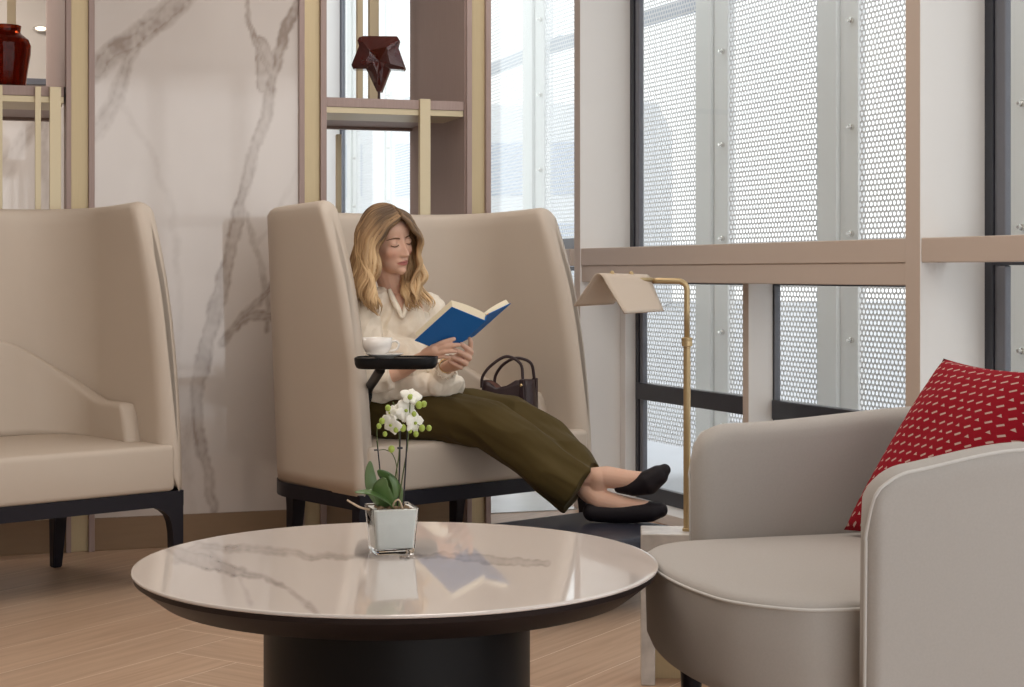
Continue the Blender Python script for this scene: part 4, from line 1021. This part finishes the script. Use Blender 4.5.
for s in (-1, 1): flush += np.exp(-(((h-np.array((s*.040, .06, -.035)))/np.array((.020, .03, .018)))**2).sum(1))
a = me.attributes.new('lips', 'FLOAT', 'POINT'); a.data.foreach_set('value', lip.astype(np.float32)); a = me.attributes.new('flush', 'FLOAT', 'POINT'); a.data.foreach_set('value', np.clip(flush, 0, 1).astype(np.float32))
def skin_mat():
    m = mat('skin', (.71, .445, .33), .48, spec=.4); nt = m.node_tree; N = nt.nodes; L = nt.links; bs = N['Principled BSDF']
    a1 = N.new('ShaderNodeAttribute'); a1.attribute_name = 'lips'; a2 = N.new('ShaderNodeAttribute'); a2.attribute_name = 'flush'
    m0 = N.new('ShaderNodeMixRGB'); m0.inputs[1].default_value = (.71, .445, .33, 1); m0.inputs[2].default_value = (.66, .30, .22, 1); k = N.new('ShaderNodeMath'); k.operation = 'MULTIPLY'; k.inputs[1].default_value = .6; L.new(a2.outputs['Fac'], k.inputs[0]); L.new(k.outputs[0], m0.inputs[0])
    m1 = N.new('ShaderNodeMixRGB'); m1.inputs[2].default_value = (.46, .17, .145, 1); L.new(m0.outputs[0], m1.inputs[1]); L.new(a1.outputs['Fac'], m1.inputs[0]); L.new(m1.outputs[0], bs.inputs['Base Color'])
    bs.inputs['Subsurface Weight'].default_value = .12; bs.inputs['Subsurface Radius'].default_value = (.02, .008, .004); bs.inputs['Subsurface Scale'].default_value = .3
    return m
m_skin = skin_mat()
body = wchild('body', me, m_skin)
# lashes and brows : fine hair strips
def surf(x, z, lift=.0006):
    """point of the face surface in front of (x, z) of the head frame"""
    sel = (np.abs(h2[:, 0]-x) < .0035) & (np.abs(h2[:, 2]-z) < .0035) & (h2[:, 1] > .03)
    if not sel.any(): return Vector((x, .08, z))
    return Vector((x, float(np.percentile(h2[sel, 1], 75))+lift, z))
h2 = (HI @ np.c_[co, np.ones(len(co))].T).T[:, :3]
bbs = []; bl = B()
for s in (-1, 1):
    bb = B(); bbs.append(bb)
    for k, (r0,) in enumerate([(0,)]):
        pts = [HM @ surf(s*x, z, .0012) for x, z in ((.0125, .0160), (.021, .0188), (.031, .0200), (.041, .0180), (.049, .0125))]
        tube(bb, catmull(pts, 4), [.0013, .0016, .0019, .0021, .0022, .0022, .0022, .0021, .0020, .0019, .0018, .0016, .0015, .0013, .0011, .0009, .0006][:17], 6, flat=.6)
    pts = [HM @ surf(s*x, z, .0004) for x, z in ((.017, -.0035), (.023, -.0066), (.031, -.0080), (.039, -.0068), (.0455, -.0030))]
    tube(bl, catmull(pts, 4), .0016, 6)
    for q in range(9):
        t = q/8; x = .019+.026*t; z = -.0040-.0042*math.sin(math.pi*min(1, t*.9+.05)); p = surf(s*x, z, .0006); tube(bl, [HM @ p, HM @ (p+Vector((s*.0010*t, .0045, -.0030)))], [.0005, .0002], 4)
for nm, bx in (('eyebrow', bbs[0]), ('eyebrow', bbs[1]), ('eyelashes', bl)):
    me = bpy.data.meshes.new(nm); bx.to_mesh(me); bx.free(); wchild(nm, me, m_brow)

# hair -------------------------------------------------------------------------
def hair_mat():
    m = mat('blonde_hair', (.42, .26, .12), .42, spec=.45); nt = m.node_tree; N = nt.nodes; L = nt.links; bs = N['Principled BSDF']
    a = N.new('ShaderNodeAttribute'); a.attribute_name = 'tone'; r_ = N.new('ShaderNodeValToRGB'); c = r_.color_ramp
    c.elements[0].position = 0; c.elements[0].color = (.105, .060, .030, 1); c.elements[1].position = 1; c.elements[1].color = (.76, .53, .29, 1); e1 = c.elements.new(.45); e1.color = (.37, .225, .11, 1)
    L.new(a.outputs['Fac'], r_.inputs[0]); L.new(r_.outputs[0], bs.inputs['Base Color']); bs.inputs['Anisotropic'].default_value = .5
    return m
m_hair = hair_mat()
GL = [[(401, 218, 5.262), (391, 227, 5.245), (383, 239, 5.238), (377.5, 250, 5.236), (378, 262, 5.233), (380, 274, 5.225), (374, 287, 5.215), (375, 299, 5.20), (383, 309, 5.20), (382, 317, 5.205)],
      [(397, 212, 5.275), (380, 222, 5.245), (369, 237, 5.235), (365, 253, 5.235), (368, 268, 5.225), (369, 283, 5.21), (368, 297, 5.20), (374, 310, 5.195), (381, 319, 5.20)],
      [(391, 206.5, 5.29), (373, 214, 5.262), (361, 232, 5.25), (358, 252, 5.25), (360, 270, 5.245), (357, 286, 5.235), (361, 300, 5.22), (370, 313, 5.21)],
      [(387, 205, 5.33), (369, 210, 5.32), (358, 230, 5.31), (354.5, 254, 5.31), (353, 276, 5.30), (356, 294, 5.28), (363, 308, 5.25)],
      [(386, 205, 5.38), (371, 211, 5.40), (362, 232, 5.41), (358, 258, 5.41), (358, 280, 5.40), (364, 300, 5.38)]]
GR = [[(401.5, 217, 5.262), (408, 222.5, 5.265), (414, 231, 5.285), (420.5, 240, 5.305), (419, 249, 5.325), (417.5, 258, 5.33), (421, 267, 5.33), (416, 279, 5.32), (411, 291, 5.305), (416, 303, 5.295), (424, 311, 5.29)],
      [(400, 213, 5.28), (409, 219, 5.295), (417, 230, 5.325), (422, 241, 5.35), (419.5, 252, 5.365), (421, 264, 5.37), (423.5, 275, 5.365), (419, 287, 5.35), (424, 299, 5.335), (430, 309, 5.325)],
      [(395, 208, 5.31), (408, 215, 5.34), (415, 230, 5.38), (419, 245, 5.41), (417, 262, 5.42), (421, 278, 5.41), (427, 291, 5.40), (432, 303, 5.38), (430, 312, 5.36)],
      [(404, 240, 5.42), (404, 262, 5.41), (402, 275, 5.36), (405, 287, 5.33), (401, 296, 5.31), (407, 308, 5.295), (415, 314, 5.29)],
      [(404, 240, 5.43), (408, 265, 5.42), (409, 280, 5.38), (413, 291, 5.35), (413, 301, 5.325), (420, 311, 5.31)]]
hrnd = random.Random(11); hb = B(); tl = hb.verts.layers.float.new('tone')
def resample(g, n):
    c = catmull([P(*q) for q in g], 8); d = [0]
    for x, y in zip(c[:-1], c[1:]): d.append(d[-1]+(y-x).length)
    return [Vector((np.interp(d[-1]*k/(n-1), d, [v.x for v in c]), np.interp(d[-1]*k/(n-1), d, [v.y for v in c]), np.interp(d[-1]*k/(n-1), d, [v.z for v in c]))) for k in range(n)]
NS = 46
def locks(G, count, tshift=0, start=0.0, rmul=1.0):
    R_ = [resample(g, NS) for g in G]
    for q in range(count):
        f = (q+hrnd.random())/count*(len(G)-1); i = min(int(f), len(G)-2); w_ = f-i; jit = hrnd.uniform(-1, 1); dpt = hrnd.uniform(-1, 1)
        tone = hrnd.uniform(-.22, .26); ph = f*2.4+hrnd.uniform(-.22, .22); rr = hrnd.uniform(.0030, .0060)*rmul; end = hrnd.uniform(.90, 1.0); pts = []; n = int(NS*end)
        for k in range(int(start*NS), n):
            t = k/(NS-1); p = R_[i][k].lerp(R_[i+1][k], w_); am = .0105*sm(t, .30, .72)
            p = p+Vector((math.sin(ph+t*17)*am+jit*.004*t+.0020*math.sin(31*t+q), math.cos(ph*1.3+t*17)*am*.7+dpt*(.003+.007*t)-.001, 0))
            pts.append(p)
        m_ = len(pts); rs = [rr*(.55+.9*math.sin(math.pi*min(1, .15+.80*k/(m_-1)))**.7)*(1-.85*sm(k/(m_-1), .80, 1.0)) for k in range(m_)]
        V = tube(hb, pts, rs, 7, flat=.75)
        for k, ring in enumerate(V):
            t = k/(m_-1)
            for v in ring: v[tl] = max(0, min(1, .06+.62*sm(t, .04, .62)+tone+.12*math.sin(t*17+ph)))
locks(GL, 120); locks(GR, 88); locks(GL[:3], 26, rmul=.8)
me = bpy.data.meshes.new('hair'); hb.to_mesh(me); hb.free(); hair = wchild('hair', me, m_hair)
b = B(); add_ell(b, (0, -.020, .042), (.0755, .0885, .0835), HM, 32); add_ell(b, (0, -.050, -.010), (.066, .060, .085), HM, 32)
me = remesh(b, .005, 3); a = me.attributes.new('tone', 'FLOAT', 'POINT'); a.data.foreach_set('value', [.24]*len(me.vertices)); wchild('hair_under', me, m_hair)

# clothes ----------------------------------------------------------------------
def fold(me, amp, sc, seed=0, dirv=None, stretch=3.0, fine=.3):
    c = get_co(me); nn = get_no(me); out = c.copy(); dv = Vector(dirv).normalized() if dirv is not None else None
    for i in range(len(c)):
        p = Vector(c[i]); 
        if dv is not None: p = p-dv*p.dot(dv)*(1-1/stretch)
        v = noise.noise(p*sc+Vector((seed, 0, 0))); v = 1-abs(v)*2.2; v2 = noise.noise(p*sc*2.3+Vector((0, seed, 0)))
        out[i] += nn[i]*amp*(v*.7+v2*fine-.35)
    set_co(me, out)
# trousers
b = B()
chain(b, [(386, 411, 5.42, 29), (440, 415, 5.33, 25), (489, 425, 5.24, 24), (523, 447, 5.185, 24), (553, 472, 5.15, 26), (579, 490, 5.125, 27.5)], True)
chain(b, [(392, 407, 5.50, 27), (450, 409, 5.44, 22), (512, 417, 5.37, 22), (545, 441, 5.27, 24), (575, 468, 5.17, 22), (587, 478, 5.145, 19)], True)
chain(b, [(380, 402, 5.44, 24), (420, 408, 5.44, 24)]); chain(b, [(388, 392, 5.44, 22), (398, 395, 5.42, 22)])
me = remesh(b, .0042, 7); fold(me, .0135, 12, 3, P(579, 491, 5.12)-P(488, 430, 5.24), 3.2, .25)
trousers = wchild('trousers', me, m_trouser)
# blouse
b = B()
chain(b, [(397, 305, 5.415, 24), (397, 330, 5.40, 35), (395, 355, 5.40, 33), (393, 380, 5.42, 31)])
chain(b, [(393, 300, 5.41, 17), (365, 313, 5.285, 15.5)]); chain(b, [(401, 301, 5.42, 16), (428, 307, 5.49, 14.5)])
chain(b, [(365, 313, 5.285, 15.5), (368, 345, 5.25, 16), (372, 378, 5.235, 15), (392, 377, 5.22, 11)], True)                 # near sleeve
chain(b, [(429, 308, 5.49, 14.5), (437, 345, 5.45, 17), (438, 378, 5.40, 19), (440, 380, 5.35, 16), (444, 374, 5.29, 11.5), (446.5, 369.5, 5.262, 8.6)], True)   # far sleeve, gathered at the wrist
chain(b, [(380, 385, 5.33, 17), (402, 383, 5.31, 15), (425, 386, 5.31, 13), (450, 386, 5.35, 13)])                           # blouse hem spilling over the lap
chain(b, [(385, 350, 5.33, 24), (405, 360, 5.33, 24)]); chain(b, [(436, 385, 5.30, 12), (452, 384, 5.32, 11)])
me = remesh(b, .0036, 5)
fold(me, .0155, 13, 7, (0.35, 0, 1), 2.4, .45)
fold(me, .0050, 30, 17, (.3, 0, 1), 2.0, .3)
# open neckline
c = get_co(me); px = to_px(c); nn = get_no(me)
def in_poly(px, poly):
    x, y = px[:, 0], px[:, 1]; r_ = np.zeros(len(px), bool); n = len(poly)
    for i in range(n):
        x0, y0 = poly[i]; x1, y1 = poly[(i+1) % n]; cnd = ((y0 > y) != (y1 > y)) & (x < (x1-x0)*(y-y0)/(y1-y0+1e-9)+x0); r_ ^= cnd
    return r_
cut = in_poly(px, [(382, 262), (413, 262), (409, 291), (405.5, 304), (402.5, 316), (397, 304), (388, 292)]) & (c[:, 1] < 5.40)
ins = np.linalg.norm(c-np.array(N0), axis=1) < .066
bm = B(); bm.from_mesh(me); bm.verts.ensure_lookup_table(); kill = [bm.verts[i] for i in np.where(cut | (ins & (c[:, 2] > N0.z+.005)))[0]]; bmesh.ops.delete(bm, geom=kill, context='VERTS'); bm.to_mesh(me); bm.free()
blouse = wchild('blouse', me, m_blouse); md = blouse.modifiers.new('thickness', 'SOLIDIFY'); md.thickness = .003; md.offset = -1
# collar, neckline ties and cuff frill
def strip(pts, wd_, name, tilt=(0, -1, .3)):
    cpts = catmull([P(*p) for p in pts], 6); bm = B(); rows = []; n = len(cpts)
    for i, p in enumerate(cpts):
        tg = (cpts[min(i+1, n-1)]-cpts[max(i-1, 0)]).normalized(); side = tg.cross(Vector(tilt)).normalized(); ww = wd_*(.6+.4*math.sin(math.pi*i/(n-1)))
        rows.append([bm.verts.new(p+side*ww*q+Vector((0, -.006*(1-q*q)+.002*math.sin(i*1.4+q*3), 0))) for q in (-1, -.5, 0, .5, 1)])
    for x, y in zip(rows[:-1], rows[1:]):
        for q in range(4): bm.faces.new((x[q], x[q+1], y[q+1], y[q]))
    me = bpy.data.meshes.new(name); bm.to_mesh(me); bm.free(); o = wchild(name, me, m_blouse, blouse); md = o.modifiers.new('t', 'SOLIDIFY'); md.thickness = .003
strip([(389, 289, 5.335), (393, 299, 5.305), (398, 309, 5.285), (402, 318, 5.28)], .010, 'collar'); strip([(409, 289, 5.35), (408, 299, 5.32), (405, 309, 5.30), (403, 318, 5.285)], .009, 'collar')
bm = B(); ringp = []
cw = P(445.5, 370, 5.268); ax = (P(448, 366.5, 5.245)-P(444, 372, 5.31)).normalized(); s1_ = ax.cross(Vector((0, 0, 1))).normalized(); s2_ = ax.cross(s1_)
rings = []
for j, (q, off) in enumerate(((.026, -.012), (.029, 0), (.034, .010), (.036, .016))):
    rings.append([cw+ax*off+(s1_*math.cos(2*math.pi*k/60)+s2_*math.sin(2*math.pi*k/60))*(q+(.0045*math.sin(k*1.3)*j/3)) for k in range(60)])
ring_bridge(bm, rings, True, False); me = bpy.data.meshes.new('cuff_frill'); bm.to_mesh(me); bm.free(); o = wchild('cuff_frill', me, m_blouse, blouse); md = o.modifiers.new('t', 'SOLIDIFY'); md.thickness = .003
# bracelet
bm = B(); cw = P(446.8, 365.8, 5.245); rr_ = rad(7.4, 5.16); pts = [cw+(s1_*math.cos(2*math.pi*k/28)+s2_*math.sin(2*math.pi*k/28))*rr_ for k in range(28)]; tube(bm, pts, .0022, 8, closed=True)
me = bpy.data.meshes.new('bracelet'); bm.to_mesh(me); bm.free(); wchild('bracelet', me, m_gold)
# pointed flat shoes
b = B(); chain(b, [(619, 488.5, 5.085, 5), (634, 487, 5.075, 9.5), (648, 482.5, 5.065, 12.5), (658, 475.5, 5.06, 10.5), (664.5, 470, 5.058, 6.5)]); me = remesh(b, .003, 14)
shoe = wchild('shoe', me, m_shoe)
b = B(); chain(b, [(592, 512, 5.095, 9.5), (612, 513, 5.09, 10.5), (634, 512, 5.085, 11.3), (650, 511.5, 5.08, 10.6), (660, 510, 5.078, 8)]); me = remesh(b, .003, 14)
c = get_co(me); c[:, 2] = np.maximum(c[:, 2], .2215); set_co(me, c); wchild('shoe', me, m_shoe)

# ------------------------------------------------------------------ the open book in her hands
S0 = P(486, 321, 5.118); va = Vector((-.104, -.080, .0455)); vb = Vector((-.1180, .045, -.1060)); vc = Vector((.0725, .105, .033)); ve = Vector((.006, .006, .0195))
r = empty('open_book', Matrix.Translation(S0)); tag(r, 'open blue hardback book held in the woman\'s hands', 'book')
def slab(p0, e1, e2, nrm, t):
    bm = B(); rings = [[p0, p0+e1, p0+e1+e2, p0+e2], [q+nrm*t for q in (p0, p0+e1, p0+e1+e2, p0+e2)]]; ring_bridge(bm, rings); bmesh.ops.bevel(bm, geom=bm.edges[:], offset=.0008, segments=2, affect='EDGES'); return bm
n1 = va.cross(vb).normalized(); n1 = n1 if n1.y > 0 else -n1       # towards the reader
n2 = vc.cross(vb).normalized(); n2 = n2 if n2.x < 0 else -n2
n3 = ve.cross(vb).normalized(); n3 = n3 if n3.x < 0 else -n3
Z0 = Vector((0, 0, 0))
obj('front_cover', slab(Z0, va, vb, n1, .0028), m_cover, r); obj('back_cover', slab(ve, vc, vb, n2, .0028), m_cover, r); obj('spine', slab(Z0, ve, vb, n3, .0028), m_cover, r)
def pages(o0, e1, up0, up1, name, bow):
    bm = B(); ins = vb*.015; e2 = vb*.965; n = 14
    low = [o0+ins+e1*(k/n*.965) for k in range(n+1)]; up = [low[k]+up0*(1-k/n)+up1*(k/n)+bow*math.sin(math.pi*min(1, .15+.85*k/n)) for k in range(n+1)]
    pr = low+up[::-1]; ring_bridge(bm, [pr, [p+e2 for p in pr]]); obj(name, bm, m_page, r, None, angle=30)
pages(n1*.0034+ve*.05, va, ve*.75+n1*.004, n1*.014+Vector((0, .002, .012)), 'page_block', n1*.004+Vector((0, 0, .004)))
pages(ve*1.02+n2*.0034, vc, n2*.010-ve*.25, n2*.009+Vector((-.004, 0, .006)), 'page_block', n2*.004)
b = B(); tube(b, catmull([ve*.7+n1*.005+vb*.03, ve*.85+n1*.004, ve*1.0+n1*.004-vb*.02], 4), .0016, 6); obj('ribbon', b, mat('orange_ribbon', (.75, .30, .04), .6), r, None, True)
